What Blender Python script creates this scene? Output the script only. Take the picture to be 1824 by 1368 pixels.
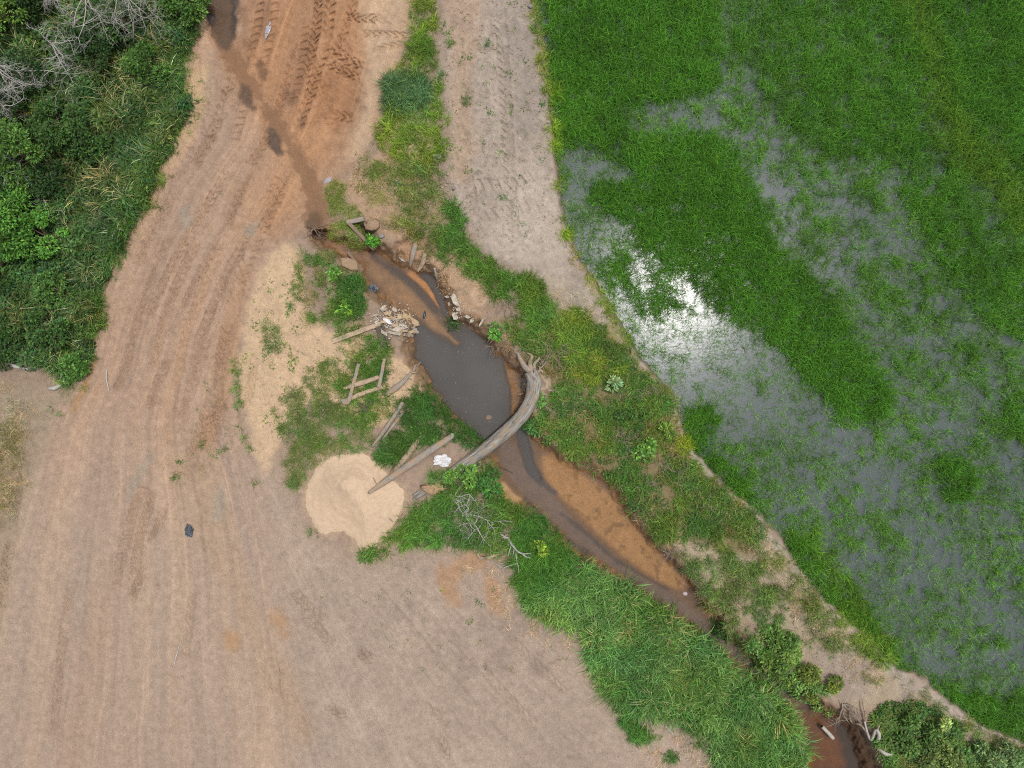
import bpy, math, random
import numpy as np
from mathutils import Vector

# ---------------------------------------------------------------- scene, camera, light
for o in list(bpy.data.objects):
    bpy.data.objects.remove(o)
SC = bpy.context.scene
COL = SC.collection
HC = 31.0            # camera height, metres
PPM = 40.0           # plan scale: survey units (u, v) per metre on the road surface
CU, CV = 912.0, 684.0

cam = bpy.data.cameras.new('camera')
cam.sensor_width = 36.0
cam.lens = 36.0 * HC / (1824.0 / PPM)
cam.clip_end = 2000
camo = bpy.data.objects.new('camera', cam)
camo.location = (0, 0, HC)
COL.objects.link(camo)
SC.camera = camo

SUN_ELEV = math.radians(74.9)
SUN_AZ = math.atan2(7.3, 4.25)            # clockwise from +Y
world = bpy.data.worlds.new('World')
SC.world = world
world.use_nodes = True
wn = world.node_tree
bg = wn.nodes['Background']
sky = wn.nodes.new('ShaderNodeTexSky')
sky.sky_type = 'NISHITA'
sky.sun_disc = False
sky.sun_elevation = SUN_ELEV
sky.sun_rotation = SUN_AZ
sky.air_density = 1.0
sky.dust_density = 3.0
hs = wn.nodes.new('ShaderNodeHueSaturation')
hs.inputs['Saturation'].default_value = 0.30      # thin cloud: the sky is nearly white
wn.links.new(sky.outputs[0], hs.inputs['Color'])
wn.links.new(hs.outputs[0], bg.inputs['Color'])
bg.inputs['Strength'].default_value = 0.12

sl = bpy.data.lights.new('sun', 'SUN')
sl.energy = 1.5
sl.angle = math.radians(6.0)
sl.color = (1.0, 0.97, 0.92)
suno = bpy.data.objects.new('sun', sl)
sd_ = Vector((math.sin(SUN_AZ) * math.cos(SUN_ELEV), math.cos(SUN_AZ) * math.cos(SUN_ELEV), math.sin(SUN_ELEV)))
suno.rotation_euler = sd_.to_track_quat('Z', 'Y').to_euler()
suno.location = (20, 12, 60)
COL.objects.link(suno)

SC.view_settings.view_transform = 'Standard'
SC.view_settings.look = 'None'
SC.view_settings.gamma = 1.0
SC.view_settings.exposure = 0.45
SC.render.film_transparent = False
try:
    SC.cycles.max_bounces = 6
    SC.cycles.use_denoising = False
    SC.cycles.filter_width = 1.1
    SC.cycles.sample_clamp_indirect = 4.0
    SC.cycles.transparent_max_bounces = 12
except Exception:
    pass

RNG = np.random.default_rng(7)
random.seed(7)
KEXP = 1.5           # photo value / albedo


def lin(c):
    c = np.asarray(c, dtype=np.float64) / 255.0
    return np.where(c <= 0.04045, c / 12.92, ((c + 0.055) / 1.055) ** 2.4)


def A(*c):
    return lin(c) / KEXP


# ---------------------------------------------------------------- plan fields (numpy)
def axis(lo, hi, a, b, step):
    fine = np.arange(a, b + 0.1, step)
    left, s, x = [], step, a
    while x > lo:
        s *= 1.35
        x -= s
        left.append(x)
    right, s, x = [], step, b
    while x < hi:
        s *= 1.35
        x += s
        right.append(x)
    return np.array(left[::-1] + list(fine) + right)


US = axis(-9000, 11000, -110, 1934, 2.0)
VS = axis(-9000, 10500, -110, 1478, 2.0)
NU, NV = len(US), len(VS)
UU, VV = np.meshgrid(US.astype(np.float32), VS.astype(np.float32))

_tabs = {}


def vnoise(x, y, seed):
    if seed not in _tabs:
        _tabs[seed] = np.random.default_rng(seed + 100).random((256, 256)).astype(np.float32)
    T = _tabs[seed]
    x = np.asarray(x, np.float32)
    y = np.asarray(y, np.float32)
    xi = np.floor(x)
    yi = np.floor(y)
    fx = x - xi
    fy = y - yi
    fx = fx * fx * (3 - 2 * fx)
    fy = fy * fy * (3 - 2 * fy)
    xi = xi.astype(np.int64)
    yi = yi.astype(np.int64)
    x0, x1, y0, y1 = xi & 255, (xi + 1) & 255, yi & 255, (yi + 1) & 255
    return (T[y0, x0] * (1 - fx) + T[y0, x1] * fx) * (1 - fy) + (T[y1, x0] * (1 - fx) + T[y1, x1] * fx) * fy


def fbm(x, y, seed, octs=3):
    r, a, t = 0, 1.0, 0
    for i in range(octs):
        r = r + a * (vnoise(x * 2 ** i + 13.7 * i, y * 2 ** i + 7.3 * i, seed + i) * 2 - 1)
        t += a
        a *= 0.55
    return r / t * 1.6


NA = fbm(UU / 13, VV / 13, 1, 3)
NB = fbm(UU / 45, VV / 45, 11, 4)
NCs = fbm(UU / 170, VV / 170, 21, 3)
NF = fbm(UU / 6, VV / 6, 31, 2)


def sstep(x):
    x = np.clip(x, 0, 1)
    return x * x * (3 - 2 * x)


def lerp(a, b, t):
    return a + (b - a) * t


def chaikin(p, n=1, closed=True):
    p = np.asarray(p, np.float64)
    for _ in range(n):
        q = np.roll(p, -1, 0) if closed else p[1:]
        b = p if closed else p[:-1]
        r = np.empty((2 * len(b), 2))
        r[0::2] = b * 0.75 + q * 0.25
        r[1::2] = b * 0.25 + q * 0.75
        if not closed:
            r = np.vstack([p[:1], r, p[-1:]])
        p = r
    return p


def block(pts, marg):
    lo = pts.min(0) - marg
    hi = pts.max(0) + marg
    i0, i1 = np.searchsorted(US, lo[0]), np.searchsorted(US, hi[0])
    j0, j1 = np.searchsorted(VS, lo[1]), np.searchsorted(VS, hi[1])
    return slice(j0, max(j1, j0 + 1)), slice(i0, max(i1, i0 + 1))


def poly_sd(P, X, Y):
    d2 = np.full(X.shape, 1e12, np.float32)
    ins = np.zeros(X.shape, bool)
    n = len(P)
    for i in range(n):
        ax, ay = P[i]
        bx, by = P[(i + 1) % n]
        ex, ey = bx - ax, by - ay
        L = ex * ex + ey * ey + 1e-9
        wx, wy = X - np.float32(ax), Y - np.float32(ay)
        t = np.clip((wx * ex + wy * ey) / L, 0, 1)
        dx, dy = wx - t * ex, wy - t * ey
        d2 = np.minimum(d2, dx * dx + dy * dy)
        if ay != by:
            c = ((Y >= min(ay, by)) & (Y < max(ay, by)) & (X < ax + (Y - ay) * (ex / ey)))
            ins ^= c
    d = np.sqrt(d2)
    return np.where(ins, -d, d)


def mask(P, soft=5, wob=6, sm=1, marg=30):
    P = chaikin(P, sm)
    s = block(P, marg + wob * 2)
    sd = poly_sd(P, UU[s], VV[s])
    sd = sd + wob * (0.7 * NA[s] + 0.6 * NB[s])
    return s, sstep(0.5 - sd / (2 * soft))


def path_sd(P, s, X, Y):
    """distance, arc length and signed side offset to a polyline"""
    best = np.full(X.shape, 1e9, np.float32)
    S = np.zeros(X.shape, np.float32)
    D = np.zeros(X.shape, np.float32)
    acc = 0.0
    for (ax, ay), (bx, by) in zip(P[:-1], P[1:]):
        ex, ey = bx - ax, by - ay
        L = math.hypot(ex, ey) + 1e-9
        wx, wy = X - np.float32(ax), Y - np.float32(ay)
        t = np.clip((wx * ex + wy * ey) / (L * L), 0, 1)
        d = np.hypot(wx - t * ex, wy - t * ey)
        side = (wx * ey - wy * ex) / L
        m = d < best
        best[m] = d[m]
        S[m] = (acc + t * L)[m]
        D[m] = side[m]
        acc += L
    return best, S, D, acc


def stroke(P, w, soft=4, wob=4, sm=2):
    P = np.asarray(P, float)
    w = np.broadcast_to(np.asarray(w, float), (len(P),))
    seg = np.r_[0, np.cumsum(np.hypot(*np.diff(P, axis=0).T))]
    Q = chaikin(P, sm, False)
    s = block(Q, w.max() + 20 + wob * 2)
    d, S, D, L = path_sd(Q, s, UU[s], VV[s])
    ww = np.interp(S * seg[-1] / L, seg, w)
    sd = d - ww / 2 + wob * (0.7 * NA[s] + 0.6 * NB[s])
    return s, sstep(0.5 - sd / (2 * soft))


GUI, GVI = np.arange(NU), np.arange(NV)


def samp(F, u, v):
    fi = np.interp(u, US, GUI)
    fj = np.interp(v, VS, GVI)
    i0 = np.clip(fi.astype(int), 0, NU - 2)
    j0 = np.clip(fj.astype(int), 0, NV - 2)
    a, b = fi - i0, fj - j0
    if F.ndim == 3:
        a, b = a[..., None], b[..., None]
    return (F[j0, i0] * (1 - a) + F[j0, i0 + 1] * a) * (1 - b) + (F[j0 + 1, i0] * (1 - a) + F[j0 + 1, i0 + 1] * a) * b


def W(u, v, z):
    """plan survey (u right, v down) of a point at height z -> metres"""
    k = (HC - z) / HC / PPM
    return (u - CU) * k, (CV - v) * k, z


# ---------------------------------------------------------------- survey outlines
PADDY = [(948, -9500), (948, 0), (972, 100), (982, 200), (990, 300), (1004, 400), (1030, 460), (1060, 505), (1098, 570), (1140, 640),
         (1196, 700), (1212, 745), (1222, 790), (1262, 830), (1300, 870), (1346, 905), (1392, 962), (1440, 1040), (1498, 1095),
         (1550, 1140), (1600, 1190), (1640, 1205), (1690, 1250), (1750, 1290), (1824, 1320), (2100, 1440), (12000, 6000), (12000, -9500)]
LEVEE = [(775, -9500), (782, 0), (785, 150), (800, 260), (790, 340), (840, 420), (880, 470), (960, 500), (1040, 560), (1090, 640),
         (1150, 720), (1190, 800), (1270, 880), (1340, 960), (1400, 1060), (1480, 1150), (1560, 1230), (1680, 1290), (1824, 1350), (12000, 6500),
         (12000, 6000), (1824, 1320), (1600, 1190), (1498, 1095), (1392, 962), (1262, 830), (1196, 700), (1098, 570), (1030, 460), (1004, 400), (982, 200), (948, 0), (948, -9500)]
CREEK = [(567, 418), (590, 424), (615, 436), (640, 443), (668, 440), (690, 455), (712, 474), (738, 482), (768, 482), (782, 510), (793, 535),
         (800, 562), (806, 574), (832, 574), (852, 590), (868, 614), (895, 634), (914, 656), (928, 676), (930, 705), (936, 740), (940, 770),
         (958, 785), (990, 808), (1030, 833), (1066, 850), (1090, 870), (1110, 905), (1138, 940), (1165, 975), (1190, 996), (1216, 1020),
         (1238, 1046), (1250, 1072), (1274, 1104), (1296, 1130), (1326, 1156), (1360, 1192), (1390, 1216), (1424, 1236), (1462, 1262), (1500, 1290),
         (1520, 1330), (1540, 1400), (1600, 1700), (1480, 1700), (1450, 1345), (1430, 1300), (1412, 1266), (1386, 1238), (1346, 1208), (1298, 1172),
         (1256, 1140), (1216, 1110), (1178, 1086), (1140, 1056), (1092, 1022), (1052, 1000), (1028, 990), (1000, 962), (972, 922), (948, 902),
         (912, 897), (895, 890), (890, 862), (880, 826), (866, 792), (836, 762), (808, 745), (784, 712), (764, 682), (752, 652), (740, 640),
         (734, 606), (738, 590), (742, 578), (720, 556), (698, 540), (680, 522), (658, 510), (648, 494), (648, 476), (630, 462), (600, 446), (576, 440)]
FOREST = [(-9500, -9500), (330, -9500), (348, 0), (362, 30), (332, 80), (312, 130), (330, 180), (334, 210), (308, 240), (290, 290), (266, 340),
          (248, 390), (234, 420), (210, 450), (194, 490), (174, 540), (178, 570), (160, 600), (158, 640), (130, 690), (100, 672), (84, 652), (20, 638), (-9500, 600)]
SANDHEAP = [(568, 818), (600, 806), (640, 802), (664, 814), (682, 836), (694, 852), (716, 866), (726, 890), (716, 910), (700, 926), (684, 950),
            (668, 984), (640, 988), (630, 962), (600, 946), (570, 956), (550, 930), (540, 890), (552, 850)]

WL = -0.80          # creek water level
PWL = -0.27         # paddy water level

# ---------------------------------------------------------------- heights
h = (0.05 * NCs + 0.022 * NB + 0.008 * NA).astype(np.float32)
# long wheel furrows on the road: a family of curves between the road's two edges
VL = [-10000, 0, 130, 250, 350, 500, 660, 760, 1000, 1090, 1368, 11000]
RL = [-2900, 372, 330, 318, 250, 190, 150, 90, 20, 0, -60, -2000]
VR = [-10000, 0, 100, 200, 300, 380, 430, 500, 600, 700, 800, 900, 1000, 1368, 11000]
RR = [2200, 745, 705, 670, 600, 562, 512, 472, 425, 415, 440, 480, 505, 560, 1500]
LE = np.interp(VV, VL, RL).astype(np.float32)
RE = np.interp(VV, VR, RR).astype(np.float32)
ROADU = (UU - LE) / (RE - LE)
road_m = sstep((ROADU + 0.03) / 0.06) * sstep((1.03 + 0.05 * sstep((VV - 760) / 100) - ROADU) / (0.06 + 0.14 * sstep((VV - 760) / 100)))
furA = fbm(ROADU * 13 + 0.45 * NCs + 0.10 * NB, VV / 800, 41, 4)
furB = fbm(ROADU * 48 + 0.5 * NCs + 0.25 * NB, VV / 420, 51, 3)
ang = np.arctan2(VV - 620, UU - 330)
radl = np.hypot(UU - 330, VV - 620)
furC = fbm(ang * 34, radl / 260, 61, 3)
furD = fbm(ang * 120, radl / 110, 66, 2)
furE = fbm((UU + NB * 6) / 14, VV / 160, 71, 3)      # levee streaks
s, lot_m = mask([(440, 800), (500, 860), (560, 960), (640, 1000), (760, 975), (830, 985), (900, 1010), (930, 1070), (1040, 1140), (1060, 1210), (1130, 1270),
                 (1230, 1300), (1290, 1380), (1400, 2000), (3000, 10500), (480, 10500), (545, 1368), (500, 1000)], 45, 16)
LOT = np.zeros_like(h)
LOT[s] = lot_m
h += road_m * (0.03 * furA + 0.018 * furB) + LOT * (0.02 * furC + 0.012 * furD)

rut = np.zeros_like(h)
_rg = np.random.default_rng(5)
_ru = ROADU + 0.012 * NCs
_fine = (slice(np.searchsorted(VS, -110), np.searchsorted(VS, 1478)), slice(0, np.searchsorted(US, 760)))
for _i in range(46):
    u0, wd, sg = _rg.uniform(0.02, 0.98), _rg.uniform(0.0025, 0.007), _rg.choice((-1.0, 1.0, 1.0))
    al = sstep(0.35 + 1.3 * fbm(VV[_fine] / 200 + _i * 3.3, VV[_fine] * 0 + _i, 86, 2))
    rut[_fine] += sg * np.exp(-((_ru[_fine] + 0.006 * math.sin(_i) * (VV[_fine] / 300) - u0) / wd) ** 2) * al * _rg.uniform(.5, 1.0)
_lot = (slice(np.searchsorted(VS, 780), np.searchsorted(VS, 1478)), slice(np.searchsorted(US, 430), np.searchsorted(US, 1330)))
for _i in range(40):
    a0, wd, sg = _rg.uniform(0.55, 1.35), _rg.uniform(0.0018, 0.0045), _rg.choice((-1.0, 1.0))
    al = sstep(0.25 + 1.3 * fbm(radl[_lot] / 150 + _i * 3.3, radl[_lot] * 0 + _i, 88, 2))
    rut[_lot] += sg * np.exp(-((ang[_lot] + 0.006 * NCs[_lot] - a0) / wd) ** 2) * al * _rg.uniform(.4, .9) * LOT[_lot]
rut *= np.clip(road_m + LOT, 0, 1)
h += 0.03 * rut
lug = np.zeros_like(h)
tread_m = np.zeros_like(h)


def tread(P, w=15, sp=13, dep=0.06, style='chev', seed=0):
    """press a tyre's lug pattern into the soil along a path"""
    Q = chaikin(P, 2, False)
    s = block(Q, w * 1.4)
    d, S, D, L = path_sd(Q, s, UU[s] + 1.5 * NA[s], VV[s] + 1.5 * NA[s])
    x = D / (w / 2)
    edge = sstep((1.05 - np.abs(x)) / 0.2) * sstep(S / 12) * sstep((L - S) / 12)
    wear = sstep(0.8 + 0.8 * fbm(S / 70 + seed * 9.1, x * 0.5 + seed, 81, 2))
    if style == 'chev':
        ph = S / sp + np.abs(x) * 0.75 + (x > 0) * 0.5
    elif style == 'arrow':
        ph = S / sp + np.abs(x) * 1.0
    else:
        ph = S / sp + x * 0.25
    f = ph - np.floor(ph)
    bar = sstep(1 - np.abs(f - 0.5) / 0.30)
    prof = (bar - 0.45) * edge * wear
    lug[s] = np.where(np.abs(prof) > np.abs(lug[s] / max(dep, 1e-6)), prof * dep, lug[s])
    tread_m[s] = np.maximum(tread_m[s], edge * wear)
    h[s] -= 0.022 * edge * wear
    berm = sstep(1 - np.abs(np.abs(D) / (w / 2) - 1.25) / 0.3) * sstep(S / 12) * sstep((L - S) / 12)
    h[s] += 0.02 * berm * wear


TR = [
    ([(472, -100), (466, 0), (456, 60), (446, 110)], 13, 12, .06, 'bar'), ([(497, -100), (492, 0), (482, 60), (470, 120)], 13, 12, .04, 'bar'),
    ([(572, -100), (568, 0), (562, 60), (548, 130), (526, 210)], 15, 11, .08, 'chev'), ([(594, -100), (590, 0), (582, 60), (570, 115), (552, 170), (528, 235)], 17, 12, .09, 'chev'),
    ([(545, 40), (540, 110), (520, 190)], 13, 11, .05, 'bar'),
    ([(735, 33), (680, 36), (610, 30)], 15, 12, .07, 'arrow'), ([(556, 200), (590, 205), (634, 212)], 18, 12, .09, 'arrow'),
    ([(585, 80), (612, 104), (650, 122)], 17, 13, .09, 'chev'), ([(580, 110), (610, 128), (646, 140)], 16, 12, .09, 'chev'), ([(600, 60), (622, 98), (636, 150)], 15, 12, .07, 'chev'),
    ([(640, 60), (690, 62), (740, 66)], 13, 11, .05, 'arrow'), ([(660, 95), (700, 80), (735, 80)], 12, 11, .03, 'arrow'),
    ([(408, 148), (396, 200), (372, 250), (345, 300)], 18, 12, .06, 'chev'), ([(436, 190), (425, 230), (412, 265)], 14, 11, .06, 'bar'),
    ([(530, 250), (512, 320), (486, 370), (462, 420)], 17, 13, .07, 'chev'), ([(505, 310), (478, 350), (440, 420)], 15, 12, .05, 'bar'),
    ([(470, 280), (430, 340), (395, 420), (350, 500), (315, 575), (290, 640)], 14, 12, .05, 'chev'),
    ([(425, 270), (380, 350), (330, 430), (292, 500), (262, 570)], 14, 12, .055, 'chev'),
    ([(375, 255), (320, 330), (270, 410), (240, 480)], 16, 12, .03, 'chev'),
    ([(460, 415), (435, 475), (414, 540), (400, 620), (384, 700), (356, 785), (322, 850)], 25, 14, .075, 'chev'),
    ([(430, 440), (400, 500), (372, 590), (345, 680), (315, 780)], 17, 13, .045, 'chev'),
    ([(395, 430), (360, 520), (320, 600), (280, 680), (262, 740)], 15, 12, .045, 'chev'),
    ([(410, 640), (396, 720), (378, 800), (350, 850)], 18, 13, .055, 'chev'),
    ([(262, 860), (240, 900), (228, 950), (212, 1010), (205, 1060)], 16, 12, .05, 'bar'), ([(275, 870), (250, 950), (240, 1020), (228, 1080)], 16, 12, .05, 'chev'),
    ([(295, 900), (270, 970), (250, 1030), (232, 1070)], 15, 11, .07, 'chev'), ([(282, 1030), (270, 1070), (256, 1100)], 13, 11, .05, 'chev'),
    ([(140, 980), (120, 1080), (105, 1200), (95, 1320)], 15, 12, .03, 'chev'), ([(345, 1050), (335, 1120), (330, 1180)], 14, 12, .03, 'chev'),
    ([(520, 1050), (545, 1078), (580, 1108)], 18, 13, .07, 'chev'), ([(530, 1090), (560, 1110), (590, 1150)], 16, 13, .05, 'chev'),
    ([(716, 1228), (755, 1262), (808, 1290)], 19, 15, .09, 'arrow'), ([(636, 1150), (650, 1170), (672, 1180)], 18, 12, .07, 'chev'), ([(580, 1255), (605, 1270), (625, 1275)], 16, 12, .08, 'chev'),
    ([(780, 1310), (792, 1330), (800, 1360)], 16, 13, .06, 'arrow'), ([(455, 1140), (470, 1180), (480, 1240)], 14, 12, .03, 'chev'),
    ([(420, 760), (446, 700), (452, 640)], 14, 12, .04, 'chev'), ([(18, 960), (8, 1040), (-10, 1130)], 18, 12, .05, 'chev'),
    ([(60, 760), (40, 850), (22, 940)], 14, 12, .03, 'chev'),
    ([(815, 60), (818, 160), (830, 300), (850, 420)], 18, 12, .03, 'bar'), ([(890, 20), (900, 160), (905, 300), (915, 420)], 20, 12, .035, 'chev'),
    ([(840, 330), (900, 330), (960, 310)], 20, 13, .04, 'bar'), ([(850, 390), (920, 370), (980, 360)], 20, 13, .04, 'bar'),
    ([(850, 1180), (900, 1240), (960, 1300)], 16, 14, .03, 'chev'), ([(900, 1130), (960, 1190), (1010, 1240)], 16, 14, .025, 'chev'),
]
for _u0, v0, v1, d_ in ((.16, 520, 780, .03), (.27, 420, 720, .04), (.45, 380, 690, .04), (.63, 360, 800, .035), (.74, 420, 700, .045), (.9, 480, 760, .04), (.5, 60, 330, .04), (.7, -60, 200, .05)):
    vs_ = np.arange(v0, v1 + 1, 40.0)
    TR.append(([(float(np.interp(v_, VL, RL) + _u0 * (np.interp(v_, VR, RR) - np.interp(v_, VL, RL))), float(v_)) for v_ in vs_], 15, 12, d_, 'chev'))
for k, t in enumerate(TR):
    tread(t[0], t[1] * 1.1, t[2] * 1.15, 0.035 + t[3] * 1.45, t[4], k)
h += lug
NW = RNG.normal(0, 1, h.shape).astype(np.float32)
h += 0.004 * NW + 0.006 * NF
# churned mud beside the road stream
for P, a in (([(560, 60), (650, 50), (660, 140), (640, 220), (600, 240), (550, 230), (540, 140)], .05), ([(380, 120), (420, 140), (410, 220), (340, 300), (300, 330), (330, 230)], .05),
             ([(430, 440), (475, 430), (470, 500), (440, 560), (420, 620), (412, 560)], .04)):
    s, m = mask(P, 16, 8)
    h[s] += m * a * (0.8 * NA[s] + 0.5 * NF[s])
s, m = mask(LEVEE, 14, 6)
h[s] += m * (0.16 + 0.02 * NA[s] + 0.012 * NF[s])
LEVM = np.zeros_like(h)
LEVM[s] = m
# road stream: a shallow channel worn across the road
RSP = [(362, -300), (380, -60), (392, 30), (402, 90), (440, 145), (478, 195), (512, 250), (538, 300), (556, 345), (568, 388), (572, 415)]
RSW = [90, 74, 60, 38, 22, 24, 26, 30, 38, 40, 24]
s, m = stroke(RSP, RSW, 12, 6)
h[s] = lerp(h[s], -0.075 + 0.006 * NA[s], m)
RS_M = np.zeros_like(h)
RS_M[s] = m
# uneven ground of the banks, small hummocks
s, m = mask([(540, 430), (700, 330), (780, 420), (900, 500), (1040, 560), (1180, 760), (1360, 960), (1480, 1180), (1560, 1300), (1400, 1300), (1240, 1150), (980, 1080), (700, 1010),
             (500, 880), (440, 640)], 40, 10)
h[s] += m * (0.05 * NB[s] + 0.03 * NA[s])
# hummocky forest floor
s, m = mask(FOREST, 30, 8, sm=0)
h[s] += m * (0.30 * NB[s] + 0.25 * NCs[s] + 0.1)
# paddy basin
s, m = mask(PADDY, 6, 4, sm=0)
PAD = np.zeros_like(h)
PAD[s] = m
h[s] = lerp(h[s], -0.315 + 0.02 * NB[s] + 0.015 * NA[s], m)
# clay bluff cut above the stakes
for P, z in (([(725, 420), (740, 405), (758, 420), (764, 450), (752, 480), (735, 484), (715, 455), (700, 440)], -0.45), ([(632, 395), (650, 398), (668, 420), (664, 440), (648, 425)], -0.62),
             ([(1455, 1265), (1500, 1270), (1560, 1310), (1580, 1400), (1480, 1400), (1470, 1330)], -0.45), ([(930, 660), (950, 690), (942, 725), (926, 720)], -0.75)):
    s, m = mask(P, 8, 4)
    h[s] = lerp(h[s], z + 0.06 * NA[s], m)
# creek: steep banks down to the bed
P = np.array(CREEK, float)
s = block(P, 60)
sd = poly_sd(chaikin(P, 1), UU[s], VV[s]) + 4.5 * NA[s] + 3 * NB[s] + 2 * NF[s]
bed = np.full(sd.shape, -0.86, np.float32)
bed_full = np.zeros_like(h)
bed_full[s] = bed
for kind, P2, z, so, wo in (
        ('p', [(700, 565), (760, 560), (800, 580), (850, 592), (880, 632), (890, 650), (904, 700), (906, 740), (896, 775), (868, 790), (835, 758), (790, 705), (765, 670), (748, 640), (738, 600)], -1.25, 30, 5),
        ('p', [(742, 486), (772, 488), (784, 522), (798, 560), (790, 566), (775, 535), (760, 505)], -1.12, 6, 2),
        ('s', ([(690, 470), (720, 495), (748, 515), (775, 548), (795, 575)], [10, 13, 13, 12, 12]), -0.925, 8, 4),
        ('s', ([(668, 478), (698, 505), (738, 543), (775, 580), (815, 612)], [30, 38, 40, 34, 18]), -0.835, 12, 4),
        ('s', ([(728, 488), (755, 505), (772, 530), (782, 548)], [10, 16, 12, 4]), -0.79, 4, 2),
        ('s', ([(588, 430), (615, 446), (640, 452), (668, 462)], [12, 14, 14, 12]), -0.84, 4, 2),
        ('s', ([(900, 790), (915, 830), (945, 868), (985, 905), (1020, 945), (1060, 975), (1100, 1008), (1150, 1042), (1200, 1070), (1245, 1105), (1290, 1148), (1340, 1188), (1400, 1228), (1440, 1262), (1480, 1330), (1500, 1420)],
               [24, 30, 34, 30, 20, 20, 18, 18, 20, 18, 16, 16, 16, 20, 26, 26]), -0.885, 6, 2),
        ('s', ([(928, 770), (936, 800), (942, 830), (958, 850)], [14, 18, 18, 10]), -1.02, 4, 2),
        ('p', [(965, 800), (1030, 838), (1085, 875), (1130, 940), (1200, 1010), (1230, 1050), (1195, 1050), (1130, 1010), (1060, 950), (1000, 890), (962, 845)], -0.79, 8, 2),
        ('p', [(893, 850), (915, 880), (935, 890), (905, 897), (892, 888)], -0.77, 5, 2),
        ('p', [(896, 640), (918, 664), (926, 700), (924, 735), (908, 750), (910, 700), (900, 665)], -0.80, 4, 2),
        ('p', [(1425, 1262), (1462, 1268), (1495, 1300), (1515, 1400), (1470, 1400), (1440, 1320)], -0.835, 6, 2),
        ('p', [(975, 930), (1010, 970), (1040, 995), (1020, 990), (990, 955)], -0.76, 4, 2)):
    q, m = mask(P2, so, wo) if kind == 'p' else stroke(P2[0], P2[1], so, wo)
    bed_full[q] = lerp(bed_full[q], z, m)
bed = bed_full[s] + 0.012 * NA[s] + 0.01 * NB[s]
t = sstep((sd + 7) / 26.0)
CRK = np.zeros_like(h)
CRK[s] = 1 - sstep((sd + 2) / 10)
CRKD = np.full_like(h, 100)
CRKD[s] = sd
h[s] = lerp(np.minimum(bed, h[s]), h[s], t)
del bed_full

# ---------------------------------------------------------------- ground colours (albedo)
col = np.empty(h.shape + (3,), np.float32)
col[:] = A(176, 152, 132)
wet = np.zeros_like(h)


def paint(sm_, c, op=1.0, tex=0.0):
    s, m = sm_
    k = (m * op)[..., None]
    cc = np.asarray(c, np.float32)
    if tex:
        cc = cc * (1 + tex * (0.6 * NA[s] + 0.5 * NB[s]))[..., None]
    col[s] = lerp(col[s], cc, k)


def dab(u, v, ru, rv, c, op=1.0, rot=0.0, soft=None, wob=5, w=0.0):
    a = np.linspace(0, 2 * math.pi, 13)[:-1]
    cr, sr = math.cos(rot), math.sin(rot)
    P = [(u + ru * math.cos(x) * cr - rv * math.sin(x) * sr, v + ru * math.cos(x) * sr + rv * math.sin(x) * cr) for x in a]
    q = mask(P, soft or max(3, min(ru, rv) * 0.6), wob)
    paint(q, c, op)
    if w:
        wet[q[0]] = np.maximum(wet[q[0]], q[1] * w)


# whole ground: mottle
full = (slice(None), slice(None))
col *= (1 + 0.07 * NB + 0.05 * NCs)[..., None]
# road and lot
road_c = A(198, 165, 139)
low = sstep((VV - 620) / 420)[..., None]
col[:] = lerp(col, lerp(road_c, A(196, 170, 148), low).astype(np.float32), (road_m * 0.9)[..., None])
col[:] = lerp(col, A(191, 169, 151).astype(np.float32), (LOT * 0.9)[..., None])
paint(mask([(395, 90), (640, -120), (745, -120), (700, 110), (650, 260), (590, 320), (560, 390), (470, 430), (420, 420), (430, 320), (470, 250), (400, 140)], 35, 14), A(194, 150, 114), .85, .05)
paint(mask([(440, -100), (640, -120), (640, 100), (600, 260), (560, 340), (530, 280), (470, 190), (420, 120)], 25, 12), A(192, 146, 110), .8, .08)
paint(mask([(640, -100), (745, -120), (715, 110), (665, 220), (650, 270), (615, 290), (640, 200), (655, 130), (645, 50)], 16, 8), A(216, 184, 152), .9, .06)
paint(mask([(560, 120), (640, 130), (640, 215), (590, 240), (560, 200)], 18, 10), A(172, 126, 92), .6, .1)
paint(mask([(330, 130), (380, 110), (372, 200), (330, 260), (280, 330), (250, 400), (210, 460), (190, 500), (215, 430), (262, 340), (318, 240)], 10, 8), A(206, 176, 142), .9, .06)
paint(stroke([(440, 480), (418, 560), (405, 640), (392, 720), (360, 800)], [24, 34, 34, 30, 20], 14, 8), A(196, 156, 122), .7)
paint(stroke([(470, 300), (440, 400), (400, 500), (330, 640), (290, 760), (250, 900), (180, 1100), (120, 1368)], [70, 60, 46, 40, 40, 40, 50, 60], 30, 12), A(190, 158, 134), .45)
paint(stroke([(345, 820), (365, 900), (400, 1000), (430, 1080), (500, 1200), (540, 1300)], [60, 60, 50, 30, 40, 40], 18, 10), A(192, 162, 134), .6)
paint(stroke([(170, 640), (150, 690), (132, 730)], [6, 12, 5], 5, 4), A(196, 152, 104), .8)
paint(stroke([(80, 760), (45, 900), (12, 1050), (-40, 1250)], [14, 26, 36, 40], 10, 8), A(196, 172, 146), .7)
# colour ribs that follow the wheels
rr = road_m * 0.9
col *= (1 + rr * ((0.11 * furA + 0.07 * furB)) + LOT * (0.05 * furC + 0.03 * furD + 0.07 * NB + 0.05 * NCs) + (road_m + LOT) * 0.04 * NA)[..., None]
col[..., 0] *= 1 + rr * 0.03 * furA
col[..., 2] *= 1 - rr * 0.06 * furA
col *= (1 + 0.10 * np.clip(rut, -1, 1))[..., None]
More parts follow.
